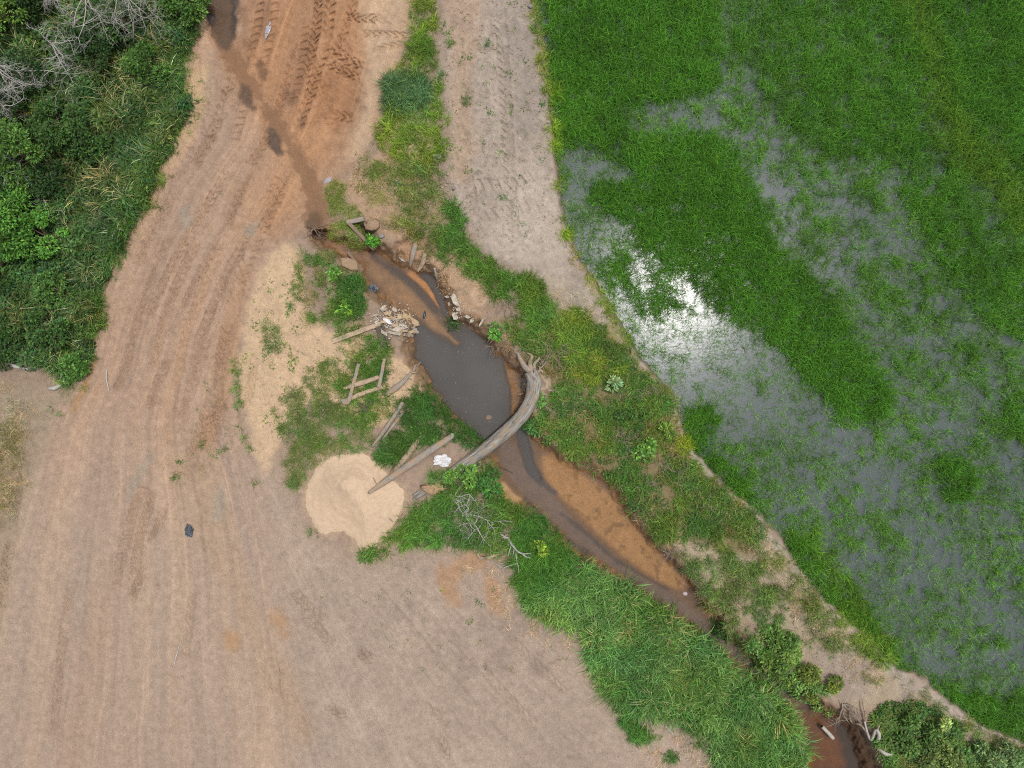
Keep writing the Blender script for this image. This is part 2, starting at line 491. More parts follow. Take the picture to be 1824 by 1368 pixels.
# pressed wheel strips: soil tinted darker and redder
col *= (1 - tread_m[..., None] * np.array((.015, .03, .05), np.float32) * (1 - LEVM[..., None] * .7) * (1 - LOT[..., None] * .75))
for P in ([(330, 360), (345, 395), (325, 420), (318, 390)], [(440, 390), (470, 392), (455, 425), (432, 420)], [(270, 800), (255, 850), (225, 900), (240, 840)], [(380, 870), (405, 860), (395, 930), (378, 930)]):
    paint(mask(P, 10, 8), A(176, 164, 146), .7)
for a in ((418, 1140, 18, 18), (500, 1115, 14, 30), (800, 1040, 22, 44), (840, 1000, 40, 20), (880, 1060, 14, 40)):
    dab(a[0], a[1], a[2], a[3], A(196, 150, 106), .6, soft=12, wob=8, rot=-.3)
for a in ((870, 1130, 14, 40), (880, 1180, 30, 20), (840, 1190, 18, 20), (900, 1120, 10, 20), (930, 1100, 16, 30), (760, 1090, 20, 8), (960, 1180, 22, 26), (820, 1150, 10, 30)):
    dab(a[0], a[1], a[2], a[3], A(140, 120, 110), .25, soft=9, wob=9, rot=-.4)
paint(mask(SANDHEAP, 16, 14), A(220, 190, 156), .75)
paint(mask([(600, 940), (690, 930), (700, 1000), (640, 1010)], 12, 12), A(204, 178, 148), .5)
# left dry corner
paint(mask([(-9000, 650), (60, 690), (100, 690), (128, 700), (90, 760), (70, 830), (40, 860), (10, 1010), (-40, 1200), (-9000, 9000)], 12, 9), A(176, 156, 132), .85, .08)
paint(mask([(-9000, 740), (40, 740), (50, 800), (24, 860), (30, 900), (-40, 980), (-9000, 3000)], 12, 10), A(154, 134, 104), .8, .12)
# forest floor
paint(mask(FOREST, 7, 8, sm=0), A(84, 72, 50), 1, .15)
# levee
k = (LEVM * (1 - PAD))
col[:] = lerp(col, A(190, 174, 159).astype(np.float32), (k * .95)[..., None])
col *= (1 + k * (0.08 * furE + 0.05 * NF + 0.05 * NA))[..., None]
paint(mask([(780, -100), (850, -100), (860, 60), (840, 160), (850, 260), (830, 330), (800, 330), (800, 200)], 14, 10), A(198, 166, 136), .55, .06)
paint(mask([(880, 300), (980, 290), (1010, 400), (1020, 450), (960, 470), (900, 460), (870, 420), (900, 370)], 20, 14), A(212, 196, 178), .6, .08)
paint(mask([(890, -100), (950, -100), (980, 230), (930, 260), (900, 150)], 18, 12), A(168, 154, 142), .6, .08)
paint(mask([(960, 490), (1020, 500), (1060, 540), (1050, 580), (1020, 560), (980, 570), (960, 540)], 9, 8), A(196, 180, 156), .8, .06)
paint(mask([(1005, 500), (1045, 510), (1040, 560), (1010, 540)], 9, 8), A(160, 150, 138), .5)
# bank soils
paint(mask([(445, 520), (480, 450), (520, 430), (540, 460), (540, 560), (600, 590), (640, 570), (660, 600), (700, 640), (740, 640), (760, 690), (720, 720), (690, 760), (640, 760), (560, 700), (520, 760), (490, 800),
            (470, 860), (445, 780), (425, 700), (430, 610)], 10, 9), A(224, 192, 156), .95, .07)
paint(mask([(640, 300), (700, 240), (760, 270), (790, 340), (780, 420), (860, 470), (870, 540), (850, 580), (800, 540), (770, 480), (700, 430), (640, 390), (600, 330)], 9, 8), A(196, 164, 134), .9, .08)
paint(mask([(690, 200), (740, 195), (775, 240), (770, 290), (720, 285), (700, 250)], 6, 6), A(216, 190, 154), .8)
paint(mask([(840, 485), (870, 495), (870, 545), (846, 548), (832, 515)], 5, 5), A(216, 182, 152), .9)
paint(mask([(880, 560), (960, 590), (1060, 560), (1140, 660), (1200, 720), (1190, 800), (1290, 900), (1390, 970), (1330, 1000), (1200, 960), (1120, 890), (1050, 830), (960, 780), (960, 700), (930, 620)], 10, 8), A(150, 132, 96), .9, .12)
paint(mask([(1085, 560), (1130, 640), (1190, 700), (1205, 760), (1170, 740), (1130, 690), (1090, 640), (1070, 590)], 8, 6), A(166, 152, 100), .8, .08)
paint(mask([(1180, 965), (1240, 960), (1330, 1000), (1390, 970), (1420, 1040), (1500, 1100), (1560, 1180), (1610, 1220), (1600, 1250), (1540, 1270), (1480, 1250), (1430, 1180), (1380, 1120), (1290, 1100), (1240, 1040)], 9, 9), A(196, 176, 150), .95, .1)
paint(mask([(1460, 1150), (1540, 1165), (1560, 1230), (1520, 1255), (1470, 1230), (1440, 1190)], 10, 8), A(178, 160, 146), .7, .1)
paint(mask([(1600, 1220), (1660, 1240), (1700, 1290), (1750, 1300), (1824, 1330), (2000, 1400), (2000, 1460), (1800, 1350), (1700, 1310), (1640, 1260)], 6, 6), A(186, 168, 146), .9)
paint(mask([(1200, 945), (1222, 950), (1218, 972), (1200, 968)], 3, 3), A(226, 194, 148), .9)
paint(mask([(1045, 825), (1070, 830), (1092, 850), (1098, 880), (1080, 872), (1056, 850)], 4, 3), A(214, 178, 138), .95)
paint(mask([(1180, 722), (1212, 720), (1206, 768), (1176, 765)], 4, 4), A(206, 180, 140), .9)
paint(stroke([(1228, 800), (1246, 830), (1262, 852), (1300, 882), (1340, 905)], [3, 10, 9, 8, 6], 3, 2), A(192, 176, 158), .95)
# cut bluff and bank edges
paint(mask([(720, 410), (745, 400), (768, 430), (768, 470), (745, 485), (720, 460), (700, 440)], 6, 5), A(200, 160, 130), .9, .06)
# creek bed
clay = sstep((24 - CRKD) / 8) * sstep((CRKD + 4) / 6)
col[:] = lerp(col, A(152, 122, 92).astype(np.float32), (clay * 0.75)[..., None])
col[:] = lerp(col, A(160, 120, 82).astype(np.float32) , CRK[..., None])
paint(stroke([(672, 480), (700, 505), (740, 545), (775, 585), (815, 612)], [34, 40, 40, 30, 16], 8, 4), A(190, 148, 106), .9, .04)
paint(stroke([(726, 486), (755, 505), (774, 530), (784, 550)], [12, 20, 16, 6], 3, 3), A(196, 142, 96), .95)
paint(stroke([(588, 430), (615, 446), (640, 452), (668, 462), (690, 480)], [16, 18, 20, 18, 18], 5, 4), A(186, 142, 106), .9)
paint(stroke([(665, 458), (705, 485), (745, 515), (775, 552)], [10, 14, 14, 12], 5, 4), A(110, 92, 80), .8)
paint(mask([(965, 800), (1030, 838), (1085, 875), (1130, 940), (1200, 1010), (1236, 1054), (1195, 1050), (1130, 1010), (1060, 950), (1000, 890), (962, 845)], 8, 3), A(182, 138, 94), .9, .06)
s, m = mask([(1000, 830), (1030, 838), (1085, 875), (1130, 940), (1200, 1010), (1236, 1054), (1195, 1050), (1130, 1010), (1060, 950), (1000, 890)], 10, 3)
col[s] = lerp(col[s], A(122, 94, 66).astype(np.float32), (m * sstep((NA[s] - 0.25) / 0.5) * .6)[..., None])
paint(mask([(893, 850), (915, 880), (940, 892), (905, 899), (890, 888)], 5, 2), A(204, 164, 118), .9)
paint(stroke([(900, 790), (915, 830), (945, 868), (985, 905), (1020, 945), (1060, 975), (1100, 1008), (1150, 1042), (1200, 1070), (1245, 1105), (1290, 1148), (1340, 1188), (1400, 1228)], [24, 36, 38, 34, 22, 22, 20, 20, 20, 18, 14, 14, 14], 5, 3), A(176, 144, 122), .9)
paint(stroke([(935, 890), (965, 915), (990, 945), (1030, 975), (1060, 990)], [9, 10, 8, 5, 4], 4, 2), A(112, 98, 90), .8)
paint(stroke([(1000, 915), (1040, 945), (1080, 985), (1120, 1012), (1190, 1050)], [6, 8, 8, 6, 4], 3, 2), A(104, 86, 74), .7)
paint(stroke([(928, 770), (938, 800), (944, 836), (962, 856), (990, 880)], [14, 20, 20, 14, 8], 4, 2), A(112, 102, 96), .85)
paint(mask([(896, 640), (918, 664), (926, 700), (924, 735), (908, 750), (908, 700), (898, 665)], 4, 2), A(158, 118, 76), .9, .1)
paint(mask([(1420, 1250), (1470, 1262), (1510, 1300), (1530, 1420), (1450, 1420), (1430, 1300)], 8, 4), A(136, 84, 42), .95, .12)
paint(mask([(1480, 1275), (1540, 1290), (1580, 1400), (1510, 1400), (1500, 1320)], 8, 6), A(84, 62, 46), .9, .15)
# road stream, dark silt
col[:] = lerp(col, A(172, 130, 96).astype(np.float32), (RS_M * .9)[..., None])
for P, c, op in (([(352, -100), (420, -100), (424, 0), (426, 50), (408, 92), (392, 88), (376, 50), (362, 10)], A(74, 66, 64), .95), ([(428, 150), (445, 150), (456, 190), (446, 200), (430, 175)], A(104, 84, 70), .85),
                 ([(476, 226), (492, 232), (506, 266), (500, 280), (482, 262)], A(104, 86, 74), .9), ([(452, 95), (470, 110), (474, 140), (462, 135)], A(130, 96, 72), .8),
                 ([(505, 180), (522, 160), (528, 175), (514, 200)], A(126, 98, 78), .7), ([(528, 205), (540, 190), (548, 215), (535, 235)], A(118, 98, 84), .6), ([(545, 385), (572, 380), (576, 420), (560, 425)], A(98, 76, 60), .85),
                 ([(424, 20), (440, 10), (450, 100), (430, 80)], A(150, 112, 84), .6)):
    q = mask(P, 6, 7)
    paint(q, c, op)
    wet[q[0]] = np.maximum(wet[q[0]], q[1] * .7)
wet = np.maximum(wet, RS_M * .8)
wet = np.maximum(wet, sstep((12 - CRKD) / 8) * .75)
for P in ([(468, 0), (486, -20), (482, 60), (472, 75), (462, 70)], [(500, 160), (520, 150), (516, 200), (500, 200)], [(540, 60), (560, 60), (530, 190), (515, 190)]):
    q = mask(P, 6, 4)
    wet[q[0]] = np.maximum(wet[q[0]], q[1] * .5)
    paint(q, A(150, 112, 86), .5)
col *= (1 + 0.015 * NW + 0.05 * NF)[..., None]
# paddy mud
col[:] = lerp(col, A(112, 106, 100).astype(np.float32), PAD[..., None])

# ---------------------------------------------------------------- materials
def mat(name):
    m = bpy.data.materials.new(name)
    m.use_nodes = True
    nt = m.node_tree
    nt.nodes.clear()
    out = nt.nodes.new('ShaderNodeOutputMaterial')
    return m, nt, out


def nd(nt, t, **kw):
    n = nt.nodes.new(t)
    for k_, v_ in kw.items():
        if k_ in n.inputs.keys():
            n.inputs[k_].default_value = v_
        else:
            setattr(n, k_, v_)
    return n


def attr(nt, name, typ='GEOMETRY'):
    return nd(nt, 'ShaderNodeAttribute', attribute_name=name, attribute_type=typ)


def mix(nt, typ, fac, a, b):
    n = nd(nt, 'ShaderNodeMix', data_type='RGBA', blend_type=typ)
    for i_, x in ((0, fac), (6, a), (7, b)):
        if hasattr(x, 'is_linked'):
            nt.links.new(x, n.inputs[i_])
        else:
            n.inputs[i_].default_value = x
    return n.outputs[2]


def ramp(nt, src, stops):
    n = nd(nt, 'ShaderNodeValToRGB')
    while len(n.color_ramp.elements) < len(stops):
        n.color_ramp.elements.new(0.5)
    for e, (p, c) in zip(n.color_ramp.elements, stops):
        e.position = p
        e.color = (c, c, c, 1) if not hasattr(c, '__len__') else (*c, 1)
    nt.links.new(src, n.inputs[0])
    return n.outputs[0]


def soil_material():
    m, nt, out = mat('soil')
    L = nt.links.new
    geo = nd(nt, 'ShaderNodeNewGeometry')
    c = attr(nt, 'albedo').outputs['Color']
    w = attr(nt, 'wet').outputs['Fac']
    n1 = nd(nt, 'ShaderNodeTexNoise', Scale=3.2, Detail=6.0, Roughness=0.65)
    n2 = nd(nt, 'ShaderNodeTexNoise', Scale=16.0, Detail=5.0, Roughness=0.7)
    n3 = nd(nt, 'ShaderNodeTexVoronoi', Scale=11.0)
    n4 = nd(nt, 'ShaderNodeTexNoise', Scale=55.0, Detail=2.0)
    for n in (n1, n2, n3, n4):
        L(geo.outputs['Position'], n.inputs['Vector'])
    c = mix(nt, 'MULTIPLY', 1.0, c, ramp(nt, n1.outputs[0], [(0.3, 0.86), (0.7, 1.12)]))
    c = mix(nt, 'MULTIPLY', 1.0, c, ramp(nt, n2.outputs[0], [(0.25, 0.80), (0.5, 1.0), (0.75, 1.14)]))
    # loose crumbs and grit, a little paler or darker than the soil
    sp = ramp(nt, n3.outputs['Distance'], [(0.10, 1.0), (0.2, 0.0)])
    g2 = ramp(nt, n2.outputs[0], [(0.55, 0.0), (0.62, 0.5)])
    f = nd(nt, 'ShaderNodeMath', operation='MULTIPLY')
    L(sp, f.inputs[0])
    L(g2, f.inputs[1])
    c = mix(nt, 'MIX', f.outputs[0], c, mix(nt, 'MULTIPLY', 1.0, c, (1.35, 1.33, 1.32, 1)))
    b1 = nd(nt, 'ShaderNodeBump', Strength=0.8, Distance=0.06)
    L(n2.outputs[0], b1.inputs['Height'])
    b2 = nd(nt, 'ShaderNodeBump', Strength=0.4, Distance=0.02)
    L(n4.outputs[0], b2.inputs['Height'])
    L(b1.outputs[0], b2.inputs['Normal'])
    ro = nd(nt, 'ShaderNodeMapRange')
    L(w, ro.inputs[0])
    ro.inputs['To Min'].default_value = 0.95
    ro.inputs['To Max'].default_value = 0.35
    p = nd(nt, 'ShaderNodeBsdfPrincipled')
    L(c, p.inputs['Base Color'])
    L(ro.outputs[0], p.inputs['Roughness'])
    L(b2.outputs[0], p.inputs['Normal'])
    p.inputs['Specular IOR Level'].default_value = 0.2
    L(p.outputs[0], out.inputs[0])
    return m


def water_material(name, murk_col, rough, bump, const_murk=None, scale=6.0):
    m, nt, out = mat(name)
    L = nt.links.new
    geo = nd(nt, 'ShaderNodeNewGeometry')
    no = nd(nt, 'ShaderNodeTexNoise', Scale=scale, Detail=3.0)
    L(geo.outputs['Position'], no.inputs['Vector'])
    n0 = nd(nt, 'ShaderNodeTexNoise', Scale=0.7, Detail=4.0)
    L(geo.outputs['Position'], n0.inputs['Vector'])
    bu = nd(nt, 'ShaderNodeBump', Strength=bump, Distance=0.02)
    L(no.outputs[0], bu.inputs['Height'])
    d = nd(nt, 'ShaderNodeBsdfDiffuse')
    base = (*murk_col, 1)
    L(mix(nt, 'MULTIPLY', 1.0, base, ramp(nt, n0.outputs[0], [(0.3, 0.88), (0.7, 1.1)])), d.inputs['Color'])
    tr = nd(nt, 'ShaderNodeBsdfTransparent')
    ms = nd(nt, 'ShaderNodeMixShader')
    if const_murk is None:
        L(attr(nt, 'murk').outputs['Fac'], ms.inputs[0])
    else:
        ms.inputs[0].default_value = const_murk
    L(tr.outputs[0], ms.inputs[1])
    L(d.outputs[0], ms.inputs[2])
    g = nd(nt, 'ShaderNodeBsdfGlossy', Roughness=rough)
    L(bu.outputs[0], g.inputs['Normal'])
    fr = nd(nt, 'ShaderNodeFresnel', IOR=1.33)
    L(bu.outputs[0], fr.inputs['Normal'])
    mx = nd(nt, 'ShaderNodeMixShader')
    L(fr.outputs[0], mx.inputs[0])
    L(ms.outputs[0], mx.inputs[1])
    L(g.outputs[0], mx.inputs[2])
    L(mx.outputs[0], out.inputs[0])
    return m


def leaf_material(name, typ, transl=0.3, rough=0.5, spec=0.3):
    m, nt, out = mat(name)
    L = nt.links.new
    c = attr(nt, 'tint', typ).outputs['Color']
    t = attr(nt, 't').outputs['Fac']
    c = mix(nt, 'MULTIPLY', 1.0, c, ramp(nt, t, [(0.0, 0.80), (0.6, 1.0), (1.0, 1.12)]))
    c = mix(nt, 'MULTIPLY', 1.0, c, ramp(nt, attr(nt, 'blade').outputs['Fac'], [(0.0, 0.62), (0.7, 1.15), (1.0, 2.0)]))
    p = nd(nt, 'ShaderNodeBsdfPrincipled', Roughness=rough)
    p.inputs['Specular IOR Level'].default_value = spec
    L(c, p.inputs['Base Color'])
    tl = nd(nt, 'ShaderNodeBsdfTranslucent')
    L(mix(nt, 'MULTIPLY', 1.0, c, (1.15, 1.1, 0.55, 1)), tl.inputs['Color'])
    ms = nd(nt, 'ShaderNodeMixShader')
    ms.inputs[0].default_value = transl
    L(p.outputs[0], ms.inputs[1])
    L(tl.outputs[0], ms.inputs[2])
    L(ms.outputs[0], out.inputs[0])
    return m


def wood_material(name, ca, cb, cc=None, grain=60.0, stretch=0.07, bump=0.5, rough=0.85):
    """weathered wood: streaks along the stored grain direction"""
    m, nt, out = mat(name)
    L = nt.links.new
    g = attr(nt, 'grain').outputs['Vector']
    mp = nd(nt, 'ShaderNodeMapping')
    mp.inputs['Scale'].default_value = (stretch, 1, 1)
    L(g, mp.inputs['Vector'])
    n1 = nd(nt, 'ShaderNodeTexNoise', Scale=grain, Detail=4.0, Roughness=0.6)
    L(mp.outputs[0], n1.inputs['Vector'])
    n2 = nd(nt, 'ShaderNodeTexNoise', Scale=3.0, Detail=4.0)
    L(g, n2.inputs['Vector'])
    c = mix(nt, 'MIX', ramp(nt, n1.outputs[0], [(0.35, 0.0), (0.65, 1.0)]), (*ca, 1), (*cb, 1))
    if cc is not None:
        c = mix(nt, 'MIX', ramp(nt, n2.outputs[0], [(0.48, 0.0), (0.62, 1.0)]), c, (*cc, 1))
    bu = nd(nt, 'ShaderNodeBump', Strength=bump, Distance=0.02)
    L(n1.outputs[0], bu.inputs['Height'])
    p = nd(nt, 'ShaderNodeBsdfPrincipled', Roughness=rough)
    p.inputs['Specular IOR Level'].default_value = 0.2
    L(c, p.inputs['Base Color'])
    L(bu.outputs[0], p.inputs['Normal'])
    L(p.outputs[0], out.inputs[0])
    return m


def plain_material(name, ca, cb, rough=0.8, scale=14.0, bump=0.4, spec=0.3, transl=0.0):
    m, nt, out = mat(name)
    L = nt.links.new
    tc = nd(nt, 'ShaderNodeTexCoord')
    n1 = nd(nt, 'ShaderNodeTexNoise', Scale=scale, Detail=5.0, Roughness=0.65)
    L(tc.outputs['Object'], n1.inputs['Vector'])
    c = mix(nt, 'MIX', ramp(nt, n1.outputs[0], [(0.35, 0.0), (0.65, 1.0)]), (*ca, 1), (*cb, 1))
    bu = nd(nt, 'ShaderNodeBump', Strength=bump, Distance=0.02)
    L(n1.outputs[0], bu.inputs['Height'])
    p = nd(nt, 'ShaderNodeBsdfPrincipled', Roughness=rough)
    p.inputs['Specular IOR Level'].default_value = spec
    L(c, p.inputs['Base Color'])
    L(bu.outputs[0], p.inputs['Normal'])
    L(p.outputs[0], out.inputs[0])
    return m


M = dict(
    soil=soil_material(),
    creek=water_material('silty_creek_water', A(100, 97, 94), 0.04, 0.12),
    stream=water_material('muddy_stream_water', A(180, 142, 108), 0.06, 0.15),
    paddy=water_material('paddy_water', A(100, 107, 110), 0.185, 0.08, 0.93, 9.0),
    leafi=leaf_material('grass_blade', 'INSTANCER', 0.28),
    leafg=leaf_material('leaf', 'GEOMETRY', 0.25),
    wgrey=wood_material('weathered_grey_wood', A(136, 126, 116), A(196, 184, 170), A(186, 158, 130)),
    wtrunk=wood_material('bleached_trunk_wood', A(104, 98, 92), A(198, 190, 178), A(168, 150, 128), 26.0, 0.05, 1.0),
    wtan=wood_material('sun_bleached_tan_wood', A(186, 158, 128), A(226, 200, 170), A(174, 154, 134)),
    wdark=wood_material('dark_rotting_wood', A(82, 72, 64), A(128, 116, 104), A(104, 90, 76)),
    wpale=wood_material('pale_dead_branch', A(176, 170, 162), A(222, 217, 208), None, 40.0, .1),
    wroot=wood_material('dry_root_wood', A(164, 142, 120), A(206, 182, 156), A(144, 122, 102)),
    wbrown=wood_material('brown_beam_wood', A(124, 104, 88), A(172, 150, 130), A(152, 130, 110)),
    plaster=plain_material('broken_white_plaster', A(178, 160, 138), A(232, 224, 210), .85),
    cream=plain_material('cream_board', A(196, 166, 124), A(222, 196, 158), .8),
    concrete=plain_material('muddy_concrete', A(160, 132, 104), A(188, 160, 132), .9),
    stone=plain_material('grey_stone', A(140, 132, 126), A(176, 168, 160), .9, 9.0),
    bag=plain_material('white_plastic', A(222, 220, 218), A(248, 246, 244), .35, 20, .6, .5),
    black=plain_material('black_plastic', A(46, 50, 58), A(96, 104, 114), .3, 16, .8, .5),
    pink=plain_material('pinkish_plastic', A(226, 200, 206), A(240, 226, 230), .5),
    pipe=plain_material('pale_plastic_pipe', A(186, 176, 160), A(212, 206, 194), .6),
    sand=plain_material('loose_pale_sand', A(220, 190, 158), A(234, 206, 176), .95, 14.0, .6, .1),
    mud=plain_material('dried_mud', A(190, 152, 118), A(212, 176, 142), .95, 9.0, .6, .1),
)


# ---------------------------------------------------------------- objects helpers
def tag(o, label=None, cat=None, group=None, kind=None):
    if label:
        o['label'] = label
    if cat:
        o['category'] = cat
    if group:
        o['group'] = group
    if kind:
        o['kind'] = kind
    return o


def thing(name, label, cat, loc, group=None):
    o = bpy.data.objects.new(name, None)
    o.empty_display_size = 0.2
    o.location = loc
    COL.objects.link(o)
    return tag(o, label, cat, group)


def fast_mesh(name, V, F4, smooth=True):
    """V (n,3), F4 (m,4) quads"""
    me = bpy.data.meshes.new(name)
    V = np.ascontiguousarray(V, np.float32)
    F4 = np.ascontiguousarray(F4, np.int32)
    me.vertices.add(len(V))
    me.vertices.foreach_set('co', V.ravel())
    me.loops.add(F4.size)
    me.loops.foreach_set('vertex_index', F4.ravel())
    me.polygons.add(len(F4))
    me.polygons.foreach_set('loop_start', np.arange(0, F4.size, F4.shape[1], dtype=np.int32))
    me.polygons.foreach_set('use_smooth', np.full(len(F4), smooth))
    me.update(calc_edges=True)
    return me


def set_attr(me, name, typ, data):
    a = me.attributes.new(name, typ, 'POINT')
    key = {'FLOAT': 'value', 'FLOAT_VECTOR': 'vector', 'FLOAT_COLOR': 'color', 'INT': 'value'}[typ]
    a.data.foreach_set(key, np.ascontiguousarray(data, np.int32 if typ == 'INT' else np.float32).ravel())


def crom(P, n=4):
    P = np.asarray(P, float)
    if len(P) < 3:
        return np.array([P[0] + (P[-1] - P[0]) * t for t in np.linspace(0, 1, n * 2 + 1)])
    Q = np.vstack([2 * P[0] - P[1], P, 2 * P[-1] - P[-2]])
    out = []
    for i in range(1, len(Q) - 2):
        p0, p1, p2, p3 = Q[i - 1:i + 3]
        for t in np.arange(n) / n:
            out.append(0.5 * ((2 * p1) + (-p0 + p2) * t + (2 * p0 - 5 * p1 + 4 * p2 - p3) * t * t + (-p0 + 3 * p1 - 3 * p2 + p3) * t ** 3))
    out.append(P[-1])
    return np.array(out)


class MB:
    """collects shapes of ONE part"""

    def __init__(self):
        self.v, self.f, self.g, self.c, self.t = [], [], [], [], []
        self.n = 0

    def add(self, V, F, G=None):
        self.v.append(np.asarray(V, float))
        self.g.append(np.asarray(G if G is not None else V, float))
        self.f += [tuple(i + self.n for i in f) for f in F]
        self.n += len(V)

    def tube(self, P, R, sides=8, rough=0.1, seed=0, flat=1.0, ragged=0.0):
        rg = np.random.default_rng(seed + 5)
        P = np.asarray(P, float)
        R = np.interp(np.linspace(0, 1, len(P)), np.linspace(0, 1, len(np.atleast_1d(R))), np.atleast_1d(R))
        n = len(P)
        T = np.gradient(P, axis=0)
        T /= np.linalg.norm(T, axis=1)[:, None] + 1e-9
        up = np.array([0, 0, 1.0]) if abs(T[0][2]) < 0.9 else np.array([1.0, 0, 0])
        V, G = [], []
        S = np.r_[0, np.cumsum(np.linalg.norm(np.diff(P, axis=0), axis=1))]
        lump = rg.normal(0, 1, (sides,)) * rough * 0.6
        for i in range(n):
            s_ = np.cross(T[i], up)
            s_ /= np.linalg.norm(s_) + 1e-9
            u_ = np.cross(s_, T[i])
            for j in range(sides):
                a = 2 * math.pi * j / sides
                r = R[i] * (1 + lump[j] + rg.normal(0, rough * 0.5))
                e = 0.0
                if ragged and i in (0, n - 1):
                    e = rg.normal(0, ragged) * R[i]
                V.append(P[i] + s_ * math.cos(a) * r + u_ * math.sin(a) * r * flat + T[i] * e)
                G.append((S[i], math.cos(a) * R[i] + seed, math.sin(a) * R[i]))
        F = []
        for i in range(n - 1):
            for j in range(sides):
                k_ = (j + 1) % sides
                F.append((i * sides + j, i * sides + k_, (i + 1) * sides + k_, (i + 1) * sides + j))
        F.append(tuple(range(sides))[::-1])
        F.append(tuple((n - 1) * sides + j for j in range(sides)))
        self.add(V, F, G)

    def plank(self, p0, p1, w, th, seed=0, bow=0.0, roll=0.0, segs=6, ragged=0.03):
        rg = np.random.default_rng(seed + 77)
        p0, p1 = np.asarray(p0, float), np.asarray(p1, float)
        d = p1 - p0
        L_ = np.linalg.norm(d)
        d /= L_
        s_ = np.cross(d, (0, 0, 1.0))
        s_ /= np.linalg.norm(s_)
        u_ = np.cross(s_, d)
        s_, u_ = s_ * math.cos(roll) + u_ * math.sin(roll), u_ * math.cos(roll) - s_ * math.sin(roll)
        V, G, F = [], [], []
        bev = min(w, th) * 0.15
        prof = [(-w / 2 + bev, -th / 2), (w / 2 - bev, -th / 2), (w / 2, -th / 2 + bev), (w / 2, th / 2 - bev), (w / 2 - bev, th / 2), (0, th / 2 * .96), (-w / 2 + bev, th / 2), (-w / 2, th / 2 - bev), (-w / 2, -th / 2 + bev)]
        k_ = len(prof)
        for i in range(segs + 1):
            t_ = i / segs
            c_ = p0 + d * L_ * t_ + u_ * bow * math.sin(math.pi * t_) + s_ * rg.normal(0, .006)
            wf = 1 + rg.normal(0, .03)
            for (a, b) in prof:
                e = rg.normal(0, ragged) if i in (0, segs) else 0
                V.append(c_ + s_ * a * wf + u_ * b + d * e)
                G.append((t_ * L_ + e, a + seed * .37, b))
        for i in range(segs):
            for j in range(k_):
                q = (j + 1) % k_
                F.append((i * k_ + j, i * k_ + q, (i + 1) * k_ + q, (i + 1) * k_ + j))
        F.append(tuple(range(k_))[::-1])
        F.append(tuple(segs * k_ + j for j in range(k_)))
        self.add(V, F, G)

    def chunk(self, c, rx, ry, rz, seed=0, rot=0.0, tilt=(0, 0), n=7, jag=0.25):
        """irregular broken slab"""
        rg = np.random.default_rng(seed + 300)
        V, F = [], []
        an = np.sort((np.arange(n) + rg.uniform(-.3, .3, n)) * 2 * math.pi / n)
        rr_ = 1 + rg.uniform(-jag, jag, n)
        for k_, (zz, sc) in enumerate(((-1, .92), (0.55, 1.0), (1, .86))):
            for a, r in zip(an, rr_):
                x, y, z = math.cos(a) * rx * r * sc, math.sin(a) * ry * r * sc, zz * rz * (1 + rg.uniform(-.15, .15))
                z += x * tilt[0] + y * tilt[1]
                V.append((c[0] + x * math.cos(rot) - y * math.sin(rot), c[1] + x * math.sin(rot) + y * math.cos(rot), c[2] + z))
        for k_ in range(2):
            for j in range(n):
                q = (j + 1) % n
                F.append((k_ * n + j, k_ * n + q, (k_ + 1) * n + q, (k_ + 1) * n + j))
        F.append(tuple(range(n))[::-1])
        F.append(tuple(2 * n + j for j in range(n)))
        self.add(V, F)

    def blob(self, c, r, seed=0, rings=8, segs=14, amp=0.2, fr=2.5):
        V, F = [], []
        for i in range(rings + 1):
            th = math.pi * i / rings
            for j in range(segs):
                ph = 2 * math.pi * j / segs
                d = np.array((math.sin(th) * math.cos(ph), math.sin(th) * math.sin(ph), math.cos(th)))
                k_ = 1 + amp * float(fbm(np.array([d[0] * fr + seed]), np.array([d[1] * fr + d[2] * 1.7 * fr]), 400 + seed, 2)[0])
                V.append((c[0] + d[0] * r[0] * k_, c[1] + d[1] * r[1] * k_, c[2] + d[2] * r[2] * k_))
        for i in range(rings):
            for j in range(segs):
                q = (j + 1) % segs
                F.append((i * segs + j, (i + 1) * segs + j, (i + 1) * segs + q, i * segs + q))
        self.add(V, F)

    def build(self, name, material, parent=None, smooth=False, tint=None, t=None):
        V = np.vstack(self.v)
        G = np.vstack(self.g)
        if parent is not None:
            base = np.zeros(3)
            p = parent
            while p is not None:
                base += np.array(p.location)
                p = p.parent
        else:
            base = np.array(((V[:, 0].min() + V[:, 0].max()) / 2, (V[:, 1].min() + V[:, 1].max()) / 2, V[:, 2].min()))
        me = bpy.data.meshes.new(name)
        me.from_pydata((V - base).tolist(), [], self.f)
        set_attr(me, 'grain', 'FLOAT_VECTOR', G)
        if tint is not None:
            set_attr(me, 'tint', 'FLOAT_COLOR', np.c_[tint, np.ones(len(tint))])
            set_attr(me, 't', 'FLOAT', t)
        if smooth:
            me.polygons.foreach_set('use_smooth', np.full(len(me.polygons), True))
        me.materials.append(material)
        o = bpy.data.objects.new(name, me)
        COL.objects.link(o)
        if parent is None:
            o.location = base
        else:
            o.parent = parent
        return o


def gz(u, v):
    return float(samp(h, np.array([float(u)]), np.array([float(v)]))[0])


def gp(u, v, dz=0.0):
    """a point dz above the ground at plan (u, v)"""
    return np.array(W(u, v, gz(u, v) + dz))


